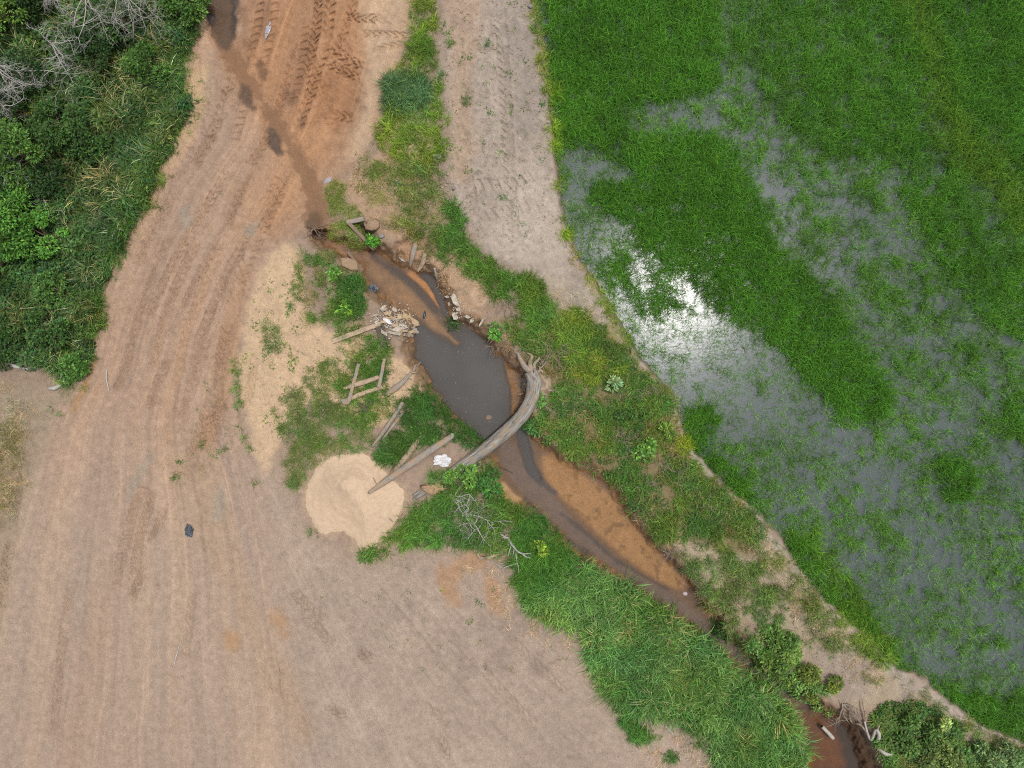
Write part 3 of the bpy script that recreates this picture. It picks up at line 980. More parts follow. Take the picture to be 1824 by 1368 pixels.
# ---------------------------------------------------------------- the ground
K = (HC - h) / HC / PPM
V = np.stack([(UU - CU) * K, (CV - VV) * K, h], -1).reshape(-1, 3)
idx = np.arange(NU * NV).reshape(NV, NU)
F4 = np.stack([idx[:-1, :-1], idx[1:, :-1], idx[1:, 1:], idx[:-1, 1:]], -1).reshape(-1, 4)
me = fast_mesh('ground', V, F4)
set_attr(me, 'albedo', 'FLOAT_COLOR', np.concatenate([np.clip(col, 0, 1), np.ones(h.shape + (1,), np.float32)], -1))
set_attr(me, 'wet', 'FLOAT', wet)
me.materials.append(M['soil'])
ground = bpy.data.objects.new('ground', me)
COL.objects.link(ground)
tag(ground, 'bare tan earth of road, yard, levee and creek banks', 'ground', kind='structure')


def sheet(name, s_, keep, z, material, label, cat, murk=None):
    """a water surface over the kept cells of the survey grid"""
    uu, vv = UU[s_], VV[s_]
    ny, nx = uu.shape
    k_ = (HC - z) / HC / PPM
    ids = np.arange(ny * nx).reshape(ny, nx)
    kc = keep[:-1, :-1] | keep[1:, :-1] | keep[1:, 1:] | keep[:-1, 1:]
    Fq = np.stack([ids[:-1, :-1], ids[1:, :-1], ids[1:, 1:], ids[:-1, 1:]], -1)[kc]
    used = np.unique(Fq)
    re = np.full(ny * nx, -1)
    re[used] = np.arange(len(used))
    Vv = np.stack([(uu - CU) * k_, (CV - vv) * k_, np.broadcast_to(z, uu.shape)], -1).reshape(-1, 3)[used]
    me_ = fast_mesh(name, Vv, re[Fq])
    if murk is not None:
        set_attr(me_, 'murk', 'FLOAT', murk.reshape(-1)[used])
    me_.materials.append(material)
    o = bpy.data.objects.new(name, me_)
    COL.objects.link(o)
    return tag(o, label, cat, kind='structure')


jc0, jc1 = np.searchsorted(VS, 395), np.searchsorted(VS, 1478)
ic0, ic1 = np.searchsorted(US, 540), np.searchsorted(US, 1640)
cs = (slice(jc0, jc1, 2), slice(ic0, ic1, 2))
dep = np.clip(WL - h[cs], 0, 9)
sheet('creek_water', cs, (h[cs] < WL + 0.05) & (CRKD[cs] < 30), WL, M['creek'], 'murky grey creek pool and the brown trickle below it', 'water', 1 - np.exp(-dep / 0.19))
j0, j1 = np.searchsorted(VS, -250), np.searchsorted(VS, 430)
i0, i1 = np.searchsorted(US, 300), np.searchsorted(US, 620)
ss = (slice(j0, j1), slice(i0, i1))
zl = -0.05
dep = np.clip(zl - h[ss], 0, 9)
sheet('road_stream', ss, (h[ss] < zl + 0.02) & (RS_M[ss] > 0.05) & (h[ss] > zl - 0.08), zl, M['stream'], 'shallow muddy stream running across the dirt road', 'water', 1 - np.exp(-dep / 0.10))
ps = (slice(0, NV, 5), slice(np.searchsorted(US, 930), NU, 5))
pk = PAD[ps] > 0.01
sheet('paddy_water', ps, pk, PWL, M['paddy'], 'shallow grey water flooding the rice paddy', 'water')

# sand heap
P = np.array(SANDHEAP, float)
s = block(P, 20)
sd = poly_sd(chaikin(P, 1), UU[s], VV[s]) + 4.0 * NA[s] + 3 * NB[s] + 1.5 * NF[s]
hh = 0.50 * sstep(-sd / 75.0) ** 0.8 + 0.42 * np.exp(-(((UU[s] - 622) / 36) ** 2 + ((VV[s] - 862) / 26) ** 2)) + 0.24 * np.exp(-(((UU[s] - 668) / 26) ** 2 + ((VV[s] - 915) / 30) ** 2)) + 0.045 * sstep((-sd + 1) / 9) - 0.025
hh += np.where(sd < 0, 0.035 * NA[s] + 0.05 * NB[s] + 0.015 * NF[s], 0) * sstep(-sd / 10)
hz_ = h[s] + hh
kk = (HC - hz_) / HC / PPM
ny, nx = hz_.shape
ids = np.arange(ny * nx).reshape(ny, nx)
keep = sd < 3.5
kc = keep[:-1, :-1] & keep[1:, :-1] & keep[1:, 1:] & keep[:-1, 1:]
Fq = np.stack([ids[:-1, :-1], ids[1:, :-1], ids[1:, 1:], ids[:-1, 1:]], -1)[kc]
used = np.unique(Fq)
re = np.full(ny * nx, -1)
re[used] = np.arange(len(used))
Vh = np.stack([(UU[s] - CU) * kk, (CV - VV[s]) * kk, hz_], -1).reshape(-1, 3)[used]
base = np.array([*gp(630, 890)])
me = fast_mesh('sand_heap', Vh - base, re[Fq])
me.materials.append(M['sand'])
o = bpy.data.objects.new('sand_heap', me)
o.location = base
COL.objects.link(o)
tag(o, 'smooth heap of pale sand dumped beside the road', 'sand heap')
hs_ = h[s]
h[s] = np.where(sd < 2, np.maximum(h[s], hz_), h[s])      # later things rest on the heap

# ---------------------------------------------------------------- timber, logs and debris (things)
def path3(pts, n=4):
    """pts: (u, v, height above ground)"""
    return crom([gp(u, v, z) for u, v, z in pts], n)


def absp(pts, n=4):
    """pts: (u, v, absolute z)"""
    return crom([np.array(W(u, v, z)) for u, v, z in pts], n)


# the fallen tree that bridges the creek
ft = thing('fallen_tree', 'big bleached tree trunk lying across the creek with its root plate on the far bank', 'fallen tree', tuple(gp(955, 690)))
m_ = MB()
m_.tube(absp([(738, 886, -.06), (790, 853, .02), (824, 829, .14), (870, 796, .16), (908, 764, .15), (934, 736, .14), (949, 706, .14), (953, 682, .16), (946, 662, .2)], 6),
        [.17, .22, .25, .28, .30, .30, .32, .36, .30], 20, .08, 3, .9, .3)
m_.build('trunk', M['wtrunk'], ft, True)
m_ = MB()
m_.tube(absp([(936, 730, -.02), (950, 712, -.0), (962, 694, .0), (966, 676, -.02), (958, 660, -.05)], 5), [.16, .40, .52, .40, .18], 14, .12, 4, .55, .3)
m_.build('root_plate', M['wroot'], ft, True)
for k, (pts, r) in enumerate(((((946, 664, .22), (934, 652, .25), (926, 638, .22), (921, 626, .12)), (.17, .12, .09, .04)),
                              (((948, 662, .2), (944, 645, .26), (948, 634, .2), (938, 628, .1)), (.14, .10, .07, .03)),
                              (((950, 660, .2), (952, 648, .3), (962, 637, .34)), (.12, .07, .03)),
                              (((956, 664, .2), (964, 660, .24), (968, 669, .15)), (.1, .05, .02)),
                              (((955, 668, .15), (962, 656, .2), (958, 652, .12)), (.07, .04, .02)),
                              (((962, 690, .05), (972, 694, -.02), (978, 700, -.1)), (.2, .12, .04)),
                              (((958, 706, .05), (962, 720, -.02), (960, 732, -.12)), (.22, .14, .05)),
                              (((944, 690, .05), (934, 684, -.2), (930, 690, -.5)), (.08, .05, .02)))):
    m_ = MB()
    m_.tube(absp(pts, 4), r, 8, .12, 20 + k)
    m_.build('root', M['wroot'] if k % 2 else M['wgrey'], ft, True)

# dried mud caked on the far end of the trunk
m_ = MB()
m_.blob(gp(776, 870, .16), (.42, .22, .12), 5, 9, 16, .7)
o = m_.build('mud_cake', M['mud'], None, True)
o.rotation_euler.z = 0
tag(o, 'crust of tan dried mud on the buried end of the fallen trunk', 'mud')


def log(name, label, cat, pts, r, mt, seed, flat=1.0, extra=(), group=None, sides=10, rough=.09):
    m1 = MB()
    m1.tube(path3(pts, 5), r, sides, rough, seed, flat, .35)
    for e in extra:
        m1.tube(path3(e[0], 3), e[1], 6, .12, seed + 1)
    return tag(m1.build(name, M[mt], None, True), label, cat, group)


log('log', 'longest weathered grey log, its lower end resting on the sand heap', 'log', [(657, 878, .06), (690, 855, .10), (735, 824, .14), (775, 797, .14), (808, 775, .12)], [.07, .15, .18, .17, .13], 'wgrey', 31, .85)
log('log', 'short crooked log in the grass beside the longest log', 'log', [(697, 842, .04), (716, 822, .08), (732, 803, .1), (740, 790, .12), (753, 774, .1)], [.08, .13, .14, .13, .08], 'wroot', 32, .8)
log('pole', 'long grey pole lying next to a shorter one above the sand heap', 'pole', [(663, 796, .04), (682, 770, .08), (700, 744, .1), (718, 716, .12)], [.06, .08, .09, .09], 'wgrey', 33, .8)
log('pole', 'shorter grey pole lying against the long grey pole', 'pole', [(681, 783, .05), (693, 767, .1), (706, 750, .1), (717, 737, .1)], [.05, .065, .07, .06], 'wgrey', 34, .8)
log('driftwood', 'forked pale driftwood branch reaching from the grass to the pool edge', 'driftwood', [(690, 702, .03), (706, 690, .1), (722, 676, .12), (736, 660, .14), (750, 644, .16)], [.14, .16, .10, .07, .03], 'wgrey', 35, .7,
    ((((733, 664, .12), (741, 663, .18), (745, 661, .15)), (.05, .03, .015)), (((726, 672, .12), (734, 676, .12)), (.04, .015)), (((735, 662, .1), (741, 650, .2), (744, 652, .2)), (.04, .02, .01)), (((690, 690, .05), (700, 694, .08)), (.05, .05))))
log('driftwood', 'dark twisted driftwood scrap in grass below the crossed posts', 'driftwood', [(637, 718, .05), (648, 727, .08), (658, 737, .04)], [.06, .11, .05], 'wdark', 36, .7, ((((650, 726, .08), (662, 716, .12), (668, 709, .12)), (.05, .05, .02)), (((646, 732, .05), (632, 736, .05)), (.04, .02))))
# crossed posts and rails
m_ = MB()
m_.tube(path3([(612, 692, .10), (626, 687, .15), (650, 680, .17), (676, 671, .15)], 5), [.05, .12, .12, .10], 10, .12, 41, .8, .2)
tag(m_.build('rail_log', M['wtan'], None, True), 'tan split log with a pointed end, upper of the two parallel rails', 'log')
m_ = MB()
m_.tube(path3([(612, 716, .08), (630, 707, .1), (656, 697, .1), (681, 689, .1)], 5), [.10, .11, .11, .10], 10, .1, 42, .85, .2)
tag(m_.build('rail_log', M['wtan'], None, True), 'tan barked log with a sawn end, lower of the two parallel rails', 'log')
for lb, a, b, w_, mt, sd_i, z0, z1 in (
        ('grey squared post crossing over the left ends of the two rails', (639, 648), (622, 715), .15, 'wgrey', 43, .22, .26),
        ('grey squared post crossing the right end of the upper rail', (685, 639), (675, 690), .14, 'wgrey', 44, .2, .34)):
    m_ = MB()
    m_.plank(gp(*a, z0), gp(*b, z1), w_, .1, sd_i)
    tag(m_.build('post', M[mt]), lb, 'post')
m_ = MB()
m_.chunk(gp(616, 716, .2), .22, .14, .07, 45, -.2, n=6, jag=.12)
tag(m_.build('wood_block', M['wgrey']), 'grey sawn wood block at the corner where post meets lower rail', 'wood block')
# long plank and dark boards by the rubble
m_ = MB()
m_.plank(gp(593, 608, .08), gp(676, 577, .16), .2, .06, 46, .02)
tag(m_.build('plank', M['wtan']), 'long narrow plank pointing from the rubble into the grass', 'plank')
m_ = MB()
m_.plank(gp(672, 582, .14), gp(684, 619, .08), .2, .06, 47)
tag(m_.build('board', M['wdark']), 'dark rotten board, wider of the two below the rubble', 'board')
m_ = MB()
m_.plank(gp(680, 578, .2), gp(693, 616, .1), .13, .07, 48, roll=.5)
tag(m_.build('board', M['wdark']), 'dark narrow board leaning on the wider rotten board', 'board')
m_ = MB()
m_.plank(gp(684, 612, .05), gp(673, 590, .05), .1, .05, 49)
m_ = MB()
m_.plank(gp(718, 561, .22), gp(744, 577, .25), .24, .09, 50)
tag(m_.build('board', M['cream']), 'flat cream board overhanging the water at the rubble', 'board')
m_ = MB()
m_.plank(gp(725, 572, .1), gp(744, 585, .12), .08, .05, 51)
tag(m_.build('board', M['cream']), 'thin cream batten under the overhanging cream board', 'board')
# upper wooden frame
fr_ = thing('timber_frame', 'brown timber frame round a hole beside the stream inlet', 'timber frame', tuple(gp(640, 412)))
for nm, a, b, w_, th_, z0, z1, mt in (('beam', (622, 398), (666, 444), .16, .14, .12, .50, 'wbrown'), ('top_beam', (619, 396), (648, 390), .19, .12, .2, .2, 'wgrey'), ('stake', (649, 397), (655, 409), .09, .09, .12, .3, 'wgrey')):
    m_ = MB()
    z_a, z_b = (gz(*a) + z0, gz(*b) + z1) if nm != 'beam' else (.22, -.18)
    m_.plank(np.array(W(*a, z_a)), np.array(W(*b, z_b)), w_, th_, int(a[0]))
    m_.build(nm, M[mt], fr_)
m_ = MB()
m_.plank(np.array(W(620, 449, -.45)), np.array(W(645, 482, -.5)), .13, .1, 61)
tag(m_.build('beam', M['wbrown']), 'brown beam along the edge of the concrete slab in the stream', 'beam')
m_ = MB()
m_.chunk(gp(621, 470, .14), .46, .26, .06, 62, -.45, (-.12, .0), 6, .16)
tag(m_.build('slab', M['concrete']), 'mud coloured broken concrete slab tilted at the stream inlet', 'slab')
m_ = MB()
m_.chunk(gp(664, 402, .12), .34, .24, .16, 63, .3, n=9, jag=.12)
tag(m_.build('boulder', M['concrete'], None, True), 'tan boulder on the bank right of the timber frame', 'rock')
m_ = MB()
m_.chunk(gp(680, 421, .05), .13, .11, .12, 64, .3, n=8, jag=.15)
tag(m_.build('stone', M['stone'], None, True), 'small grey stone below the tan boulder', 'rock')
# leaning stakes under the clay bluff
for lb, pts, r, mt, sdi in (('grey split stake leaning down the clay bluff into the pool', [(740, 434, .15), (735, 455, .25), (730, 476, .3)], [.12, .12, .05], 'wgrey', 65),
                            ('tan split stake right of the grey one below the clay bluff', [(757, 452, .12), (752, 470, .2), (744, 484, .2)], [.12, .12, .04], 'wroot', 66)):
    log('stake', lb, 'stake', pts, r, mt, sdi, .6)
log('stake', 'thin pale stake standing in grass at the pool edge beyond the bluff', 'stake', [(774, 478, .05), (777, 489, .1), (779, 499, .05)], [.05, .07, .03], 'wpale', 67, .6)
log('stick', 'pale stick lying at the foot of the clay bluff', 'stick', [(710, 458, .1), (716, 463, .1), (722, 466, .12)], [.03, .045, .02], 'wpale', 68)
# cable
m_ = MB()
m_.tube(path3([(703, 322, .06), (712, 328, .08), (735, 329, .06), (756, 325, .06), (772, 319, .05)], 5), [.035, .014, .012, .012, .01], 6, .02, 69)
tag(m_.build('cable', M['black'], None, True), 'thin cable with a thick end lying over the grassy bank', 'cable')
# rubble heap: shards
rg = np.random.default_rng(99)
big = [(683, 548, .17, .10, 'plaster', 'white plaster lump at the upper left corner of the rubble', .6), (703, 552, .16, .1, 'plaster', 'rounded white plaster lump at the top of the rubble', -.4),
       (690, 572, .26, .10, 'bag', 'long shiny white shard in the middle of the rubble', -.6), (712, 565, .12, .1, 'cream', 'round cream lump beside the cream board', 0),
       (708, 586, .22, .14, 'plaster', 'splayed white shard at the lower edge of the rubble', .4), (731, 592, .2, .09, 'cream', 'tan brick like lump at the pool corner of the rubble', .1)]
for k, (u, v, a, b, mt, lb, ro_) in enumerate(big):
    m_ = MB()
    m_.chunk(gp(u, v, .14), a, b, .07, 70 + k, ro_, (rg.uniform(-.2, .2), rg.uniform(-.2, .2)), 8, .25)
    tag(m_.build('rubble_shard', M[mt]), lb, 'rubble')
k = 0
while k < 26:
    u, v = rg.uniform(664, 742), rg.uniform(548, 598)
    if v < 556 + (u - 690) * .42 - 10 or v > 600 - max(0, 690 - u) * .8:
        continue
    m_ = MB()
    m_.plank(gp(u - 5, v + rg.uniform(-4, 4), .10 + rg.uniform(0, .1)), gp(u + rg.uniform(2, 6), v + rg.uniform(-5, 5), .12 + rg.uniform(0, .1)), rg.uniform(.06, .16), rg.uniform(.03, .06), 100 + k, roll=rg.uniform(-.5, .5), segs=3)
    tag(m_.build('splinter', M[('cream', 'plaster', 'wtan', 'plaster')[k % 4]]), 'pale broken splinter in the rubble heap on the pool bank', 'splinter', 'splinters in the rubble heap')
    k += 1
m_ = MB()
for k in range(260):
    u, v = rg.normal(700, 20), rg.normal(572, 14)
    m_.chunk(gp(u, v, .05 + rg.uniform(0, .08)), rg.uniform(.02, .06), rg.uniform(.015, .04), .02, 500 + k, rg.uniform(0, 6), n=5)
for k in range(70):
    u, v = rg.normal(815, 13), rg.normal(548, 16)
    m_.chunk(gp(u, v, .03), rg.uniform(.02, .06), rg.uniform(.02, .04), .02, 900 + k, rg.uniform(0, 6), n=5)
tag(m_.build('rubble_crumbs', M['plaster']), 'crumbs of white plaster strewn on both pool banks', 'rubble', kind='stuff')
# white rubble on the far bank
for k, (u, v, a, b, ro_, lb) in enumerate(((810, 535, .34, .15, -1.1, 'largest white plaster slab on the eroded bank right of the stream'), (797, 529, .1, .07, .2, 'small white plaster lump uphill of the largest slab'), (800, 541, .07, .09, 0, 'small white fragment between slab and stream'),
                                           (817, 551, .12, .09, .3, 'white fragment at the foot of the largest plaster slab'), (810, 562, .14, .18, .3, 'white plaster block beside the hanging grass tuft'), (833, 565, .14, .07, -.4, 'white paper like scrap on the eroded bank'),
                                           (841, 571, .15, .08, .5, 'white scrap nearest the pool on the eroded bank'), (858, 574, .2, .05, 1.0, 'thin white strip standing at the right of the plaster scraps'))):
    m_ = MB()
    m_.chunk(gp(u, v, .08), a, b, .05, 140 + k, ro_, (0, 0), 9, .28)
    tag(m_.build('plaster_fragment', M['plaster']), lb, 'rubble')
# plastics
def crumple(name, u, v, r, mt, label, seed, z=.06, rz=.09, cat='plastic'):
    m1 = MB()
    m1.blob(gp(u, v, z), (r[0], r[1], rz), seed, 12, 22, .5, 2.4)
    return tag(m1.build(name, M[mt]), label, cat)


crumple('plastic_bag', 788, 821, (.36, .22), 'bag', 'crumpled white plastic bag beside the fallen trunk', 3, .08, .12, 'bag')
crumple('plastic_sheet', 338, 945, (.17, .24), 'black', 'crumpled black plastic scrap lying on the dirt road', 8, .03, .05)
crumple('plastic_sheet', 664, 517, (.2, .22), 'black', 'shiny dark plastic heap at the water edge above the rubble', 11, .06, .08)
crumple('plastic_scrap', 1220, 1057, (.1, .07), 'pink', 'small pinkish white plastic scrap on the creek sandbar', 14, .04, .04)
m_ = MB()
m_.tube(absp([(757, 556, WL + .03), (756, 562, WL + .04), (756, 567, WL + .03)], 3), [.05, .075, .05], 10, .03, 81)
m_.tube(absp([(757, 556, WL + .03), (757, 553, WL + .03)], 2), [.03, .025], 8, .02, 82)
tag(m_.build('bottle', M['black'], None, True), 'small dark bottle lying in the shallow stream', 'bottle')
m_ = MB()
m_.chunk(np.array(W(871, 743, WL + .01)), .14, .11, .03, 83, .3, n=9, jag=.2)
tag(m_.build('sunken_board', M['wbrown']), 'brown flat object breaking the surface of the grey pool', 'debris')
m_ = MB()
P_ = crom([np.array(W(1464, 1294, -.50)), np.array(W(1474, 1304, -.52)), np.array(W(1484, 1315, -.55))], 3)
m_.tube(P_, .085, 16, .01, 84)
pp = m_.build('pipe', M['pipe'], None, True)
tag(pp, 'pale pipe end sticking out over the orange water at the creek bottom', 'pipe')
m_ = MB()
m_.tube([P_[0] + (P_[0] - P_[1]) * .05, P_[0] + (P_[0] - P_[1]) * .06], .065, 16, .01, 85)  # dark disc on the closed pipe end, painting the shade of its hollow
m_.build('bore_shade_disc', plain_material('painted_bore_shade', A(30, 26, 24), A(40, 34, 30)), pp)
m_ = MB()
for k in range(80):
    t_ = rg.uniform(0, 1)
    u, v = (rg.uniform(745, 900), rg.uniform(570, 770)) if k < 70 else (np.interp(t_, [0, .2, .5, 1], [900, 945, 1060, 1240]) + rg.normal(0, 9), np.interp(t_, [0, .2, .5, 1], [800, 868, 975, 1100]) + rg.normal(0, 6))
    if gz(u, v) > WL:
        continue
    m_.chunk(np.array(W(u, v, WL + .004)), rg.uniform(.012, .035), rg.uniform(.01, .02), .006, 4000 + k, rg.uniform(0, 6), n=5)
tag(m_.build('floating_flecks', M['stone']), 'pale flecks of foam and litter floating on the creek', 'flecks', kind='stuff')
M['whitish'] = plain_material('whitish_puddle_water', A(168, 162, 168), A(196, 190, 198), .08, 6, .05, .5)  # puddle surface in a pale lavender-grey colour
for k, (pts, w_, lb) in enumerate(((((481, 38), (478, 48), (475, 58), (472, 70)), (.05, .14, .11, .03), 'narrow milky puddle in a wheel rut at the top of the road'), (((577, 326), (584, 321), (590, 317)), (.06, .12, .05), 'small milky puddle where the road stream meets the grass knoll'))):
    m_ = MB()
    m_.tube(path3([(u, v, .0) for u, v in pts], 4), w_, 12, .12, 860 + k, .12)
    tag(m_.build('puddle', M['whitish'], None, True), lb, 'puddle')
# sticks
ST = [('stick', 'slim pale stick lying across the dirt road', [(190, 659, .03), (190, 676, .05), (195, 700, .03)], (.035, .03, .015), 'wpale'),
      ('stick', 'white stick standing out on the grey yard at the bottom', [(322, 1143, .02), (314, 1168, .04), (308, 1196, .02)], (.012, .03, .012), 'wpale'),
      ('root', 'thin dark root lying on the lower yard', [(492, 1172, .02), (499, 1200, .03), (498, 1225, .02), (504, 1244, .02)], (.012, .018, .016, .008), 'wroot'),
      ('driftwood', 'thick pale driftwood piece under the forest edge, farther from the road', [(8, 646, .06), (26, 652, .08), (50, 658, .05)], (.05, .09, .04), 'wpale'),
      ('driftwood', 'short white driftwood lump by the forest corner near the road', [(85, 692, .06), (97, 691, .09), (109, 686, .06)], (.04, .11, .05), 'wpale'),
      ('stick', 'bent grey stick between the two driftwood pieces at the forest edge', [(42, 638, .06), (52, 646, .1), (66, 646, .08), (70, 636, .1)], (.03, .04, .03, .015), 'wgrey'),
      ('root', 'pinkish tan root lying at the edge of the yard below the dead branches', [(850, 985, .05), (856, 994, .1), (870, 993, .12), (885, 988, .1), (897, 986, .06)], (.05, .08, .09, .07, .03), 'wroot'),
      ('stick', 'short pale stick in the bare patch beside the reeds', [(1184, 1292, .03), (1192, 1300, .05), (1199, 1308, .03)], (.02, .05, .03), 'wpale'),
      ('stick', 'thin dark stick at the stream edge below the fallen trunk', [(888, 832, .06), (900, 836, .08), (914, 843, .04)], (.015, .03, .02), 'wdark'),
      ('stick', 'white twig hanging over the pool from the far bank', [(873, 628, .1), (872, 640, .2), (869, 651, .15)], (.02, .02, .01), 'wpale'),
      ('stick', 'grey stick jutting over the nook beside the root plate', [(943, 686, .2), (936, 690, .3), (931, 690, .3)], (.03, .03, .015), 'wgrey'),
      ('post', 'dark post lying half in the creek near the reeds', [(1352, 1166, .2), (1362, 1186, .3), (1376, 1212, .1)], (.05, .06, .05), 'wdark'),
      ('stick', 'tiny pale stick on the levee track close to the paddy', [(1018, 310, .02), (1012, 308, .03)], (.02, .02), 'wpale'),
      ('stick', 'pale splinter lying on the lower levee', [(962, 452, .02), (970, 443, .03)], (.02, .02), 'wpale'),
      ('stick', 'thin twig poking from the sand heap next to the longest log', [(664, 850, .01), (668, 857, .06), (673, 864, .08)], (.012, .012, .008), 'wdark'),
      ('stick', 'stub of grey wood on the lower part of the sand heap', [(693, 923, .02), (696, 926, .03), (699, 929, .02)], (.02, .03, .02), 'wgrey')]
for k, (nm, lb, pts, r, mt) in enumerate(ST):
    log(nm, lb, nm, pts, r, mt, 200 + k, sides=7)
m_ = MB()
m_.chunk(gp(1362, 1188, .3), .13, .2, .04, 86, .4, n=7)
tag(m_.build('pale_slab', M['cream']), 'pale flat piece leaning on the dark post in the creek', 'debris')
# stones along the levee's road side
for k, (u, v, a, lb) in enumerate(((775, 278, .11, 'grey stone, left of the pair on the grassy strip'), (783, 279, .13, 'grey stone, right of the pair on the grassy strip'), (774, 285, .07, 'small stone under the pair of grey stones'),
                                   (945, 12, .11, 'pale stone at the paddy edge of the levee top'), (808, 335, .1, 'flat grey stone at the foot of the levee track'))):
    m_ = MB()
    m_.chunk(gp(u, v, .05), a, a * .8, .08, 210 + k, k, n=8, jag=.15)
    tag(m_.build('stone', M['stone'], None, True), lb, 'rock')


# dead branches: recursive
def limb(mb, p, d, L_, r, lv, rg, up=.0, spread=.7, sides=6):
    n = 4
    pts = [np.array(p, float)]
    dd = np.array(d, float)
    for i in range(n):
        dd = dd + rg.normal(0, .22, 3) + np.array((0, 0, up))
        dd /= np.linalg.norm(dd)
        pts.append(pts[-1] + dd * L_ / n)
    mb.tube(crom(pts, 2), [r, r * .8, r * .45], sides, .06, int(rg.integers(1e6)))
    if lv > 0:
        for i in range(1, n + 1):
            for _ in range(1 if i < n else 2):
                e = dd * .6 + rg.normal(0, spread, 3) * np.array((1, 1, .5))
                e /= np.linalg.norm(e)
                limb(mb, pts[i], e, L_ * rg.uniform(.4, .65), r * .5, lv - 1, rg, up, spread, 5 if lv > 1 else 4)


def dead_tree(name, label, base, limbs, seed, r=.05, lv=2, mt='wpale', stem=None, spread=.6):
    """base (u, v); limbs: end points (u, v, height); stem height"""
    rg_ = np.random.default_rng(seed)
    b = gp(*base)
    t_ = thing(name, label, name.split('_')[-1] if name != 'dead_tree' else 'dead tree', tuple(b))
    top = np.array(W(*base, b[2] + stem)) if stem else b + np.array((0, 0, .1))
    if stem:
        m1 = MB()
        m1.tube(crom([b - np.array((0, 0, .1)), (b + top) / 2 + rg_.normal(0, .08, 3), top], 3), [r * 2.2, r * 1.7, r * 1.4], 8, .08, seed)
        m1.build('trunk', M[mt], t_, True)
    for (u, v, z) in limbs:
        e = np.array(W(u, v, gz(u, v) + z))
        m1 = MB()
        d = e - top
        L_ = np.linalg.norm(d)
        limb(m1, top, d / L_, L_, r, lv, rg_, 0, spread)
        m1.build('branch', M[mt], t_, True)
    return t_


dead_tree('dead_tree', 'bare pale tree leaning out at the top edge of the forest, nearest the road', (205, -30), [(262, 28, 2.2), (235, 30, 2.0), (200, 20, 2.4), (268, 5, 2.0)], 1, .022, 3, stem=1.8)
dead_tree('dead_tree', 'bare grey tree spreading at the top of the forest', (150, -14), [(120, 30, 2.2), (155, 62, 1.7), (172, 30, 2.2), (132, 70, 1.5), (108, 10, 2.4)], 2, .022, 3, stem=1.8)
dead_tree('dead_tree', 'pale dead tree with crooked limbs in the dark gap of the forest', (92, 78), [(114, 108, 1.2), (140, 150, .9), (132, 96, 1.4), (60, 60, 1.8), (108, 50, 1.6)], 3, .025, 3, stem=1.2)
dead_tree('dead_tree', 'white dead tree with sweeping curved limbs at the left edge', (-8, 118), [(38, 134, 1.7), (88, 116, 1.9), (30, 100, 1.9), (20, 150, 1.6)], 4, .027, 3, stem=1.5)
dead_tree('dead_tree', 'grey dead tree drooping below the white one at the left edge', (-10, 190), [(34, 196, 1.4), (14, 160, 1.8), (18, 215, 1.2), (4, 236, 1.1)], 5, .022, 3, stem=1.4)
dead_tree('dead_tree', 'small bleached dead stem between the left edge bushes', (2, 300), [(18, 285, 1.6), (14, 318, 1.3), (24, 300, 1.5)], 6, .028, 2, stem=1.2)
dead_tree('dead_branch', 'fallen forked grey branch hanging over the yard edge below the trunk', (907, 960), [(914, 1015, .15), (930, 1000, .2), (910, 1000, .3), (898, 950, .3)], 8, .06, 1)
dead_tree('dead_branch', 'tangle of grey twigs fanning over grass left of the forked branch', (828, 912), [(860, 936, .4), (880, 915, .5), (850, 900, .5), (895, 950, .4), (845, 945, .3)], 9, .035, 2)
dead_tree('dead_branch', 'thin grey brushwood near the buried trunk end', (800, 880), [(822, 890, .4), (840, 905, .4), (818, 905, .3)], 10, .03, 2)
dead_tree('dead_branch', 'dark twiggy brushwood clogging the drop where the road stream enters the creek', (560, 408), [(548, 398, .3), (572, 402, .2), (566, 425, .2), (552, 418, .3), (575, 418, .1)], 15, .022, 2, 'wbrown')
dead_tree('dead_branch', 'small grey brush pile at the forest corner near driftwood', (60, 372), [(80, 390, .5), (62, 345, .7), (44, 372, .4)], 12, .035, 2)
dead_tree('dead_branch', 'grey twigs against the creek bank under the pale root', (1500, 1252), [(1520, 1275, .3), (1490, 1270, .2), (1535, 1262, .4), (1505, 1285, .1)], 13, .03, 2, 'wgrey')
dead_tree('dead_branch', 'brittle brush hanging at the pool edge above the far sandbar', (878, 618), [(862, 612, .2), (884, 640, .2), (900, 622, .3), (868, 632, .1)], 14, .02, 2, 'wroot')
for k, (u, v, R_, lb) in enumerate(((905, 545, 16, 'dry grey twiggy bush on the bank just below the levee'), (985, 635, 18, 'dry brown twiggy bush right of the root plate'), (1112, 783, 15, 'dry grey bush in the middle of the right bank'),
                                    (1210, 840, 22, 'large dry grey bush on the bank by the pale levee edge'), (1255, 890, 22, 'dry grey bush downstream of the large dry bush'), (1150, 865, 14, 'dark dry bush above the long sandbar'),
                                    (1160, 700, 14, 'dry straw bush near the paddy edge'), (1310, 1075, 14, 'dry brush at the creek side of the lower bank'), (1190, 985, 12, 'small grey dry bush at the end of the long sandbar'),
                                    (1005, 620, 12, 'small dry bush between levee grass and root plate'))):
    rg_ = np.random.default_rng(300 + k)
    lm = [(u + R_ * math.cos(a) * rg_.uniform(.7, 1.1), v + R_ * math.sin(a) * rg_.uniform(.7, 1.1), rg_.uniform(.1, .45)) for a in np.linspace(0, 6.28, 8)[:-1]]
    dead_tree('dry_bush', lb, (u, v), lm, 320 + k, .014, 2, 'wroot' if k % 3 == 1 else 'wgrey', spread=.5)
rg_ = np.random.default_rng(77)
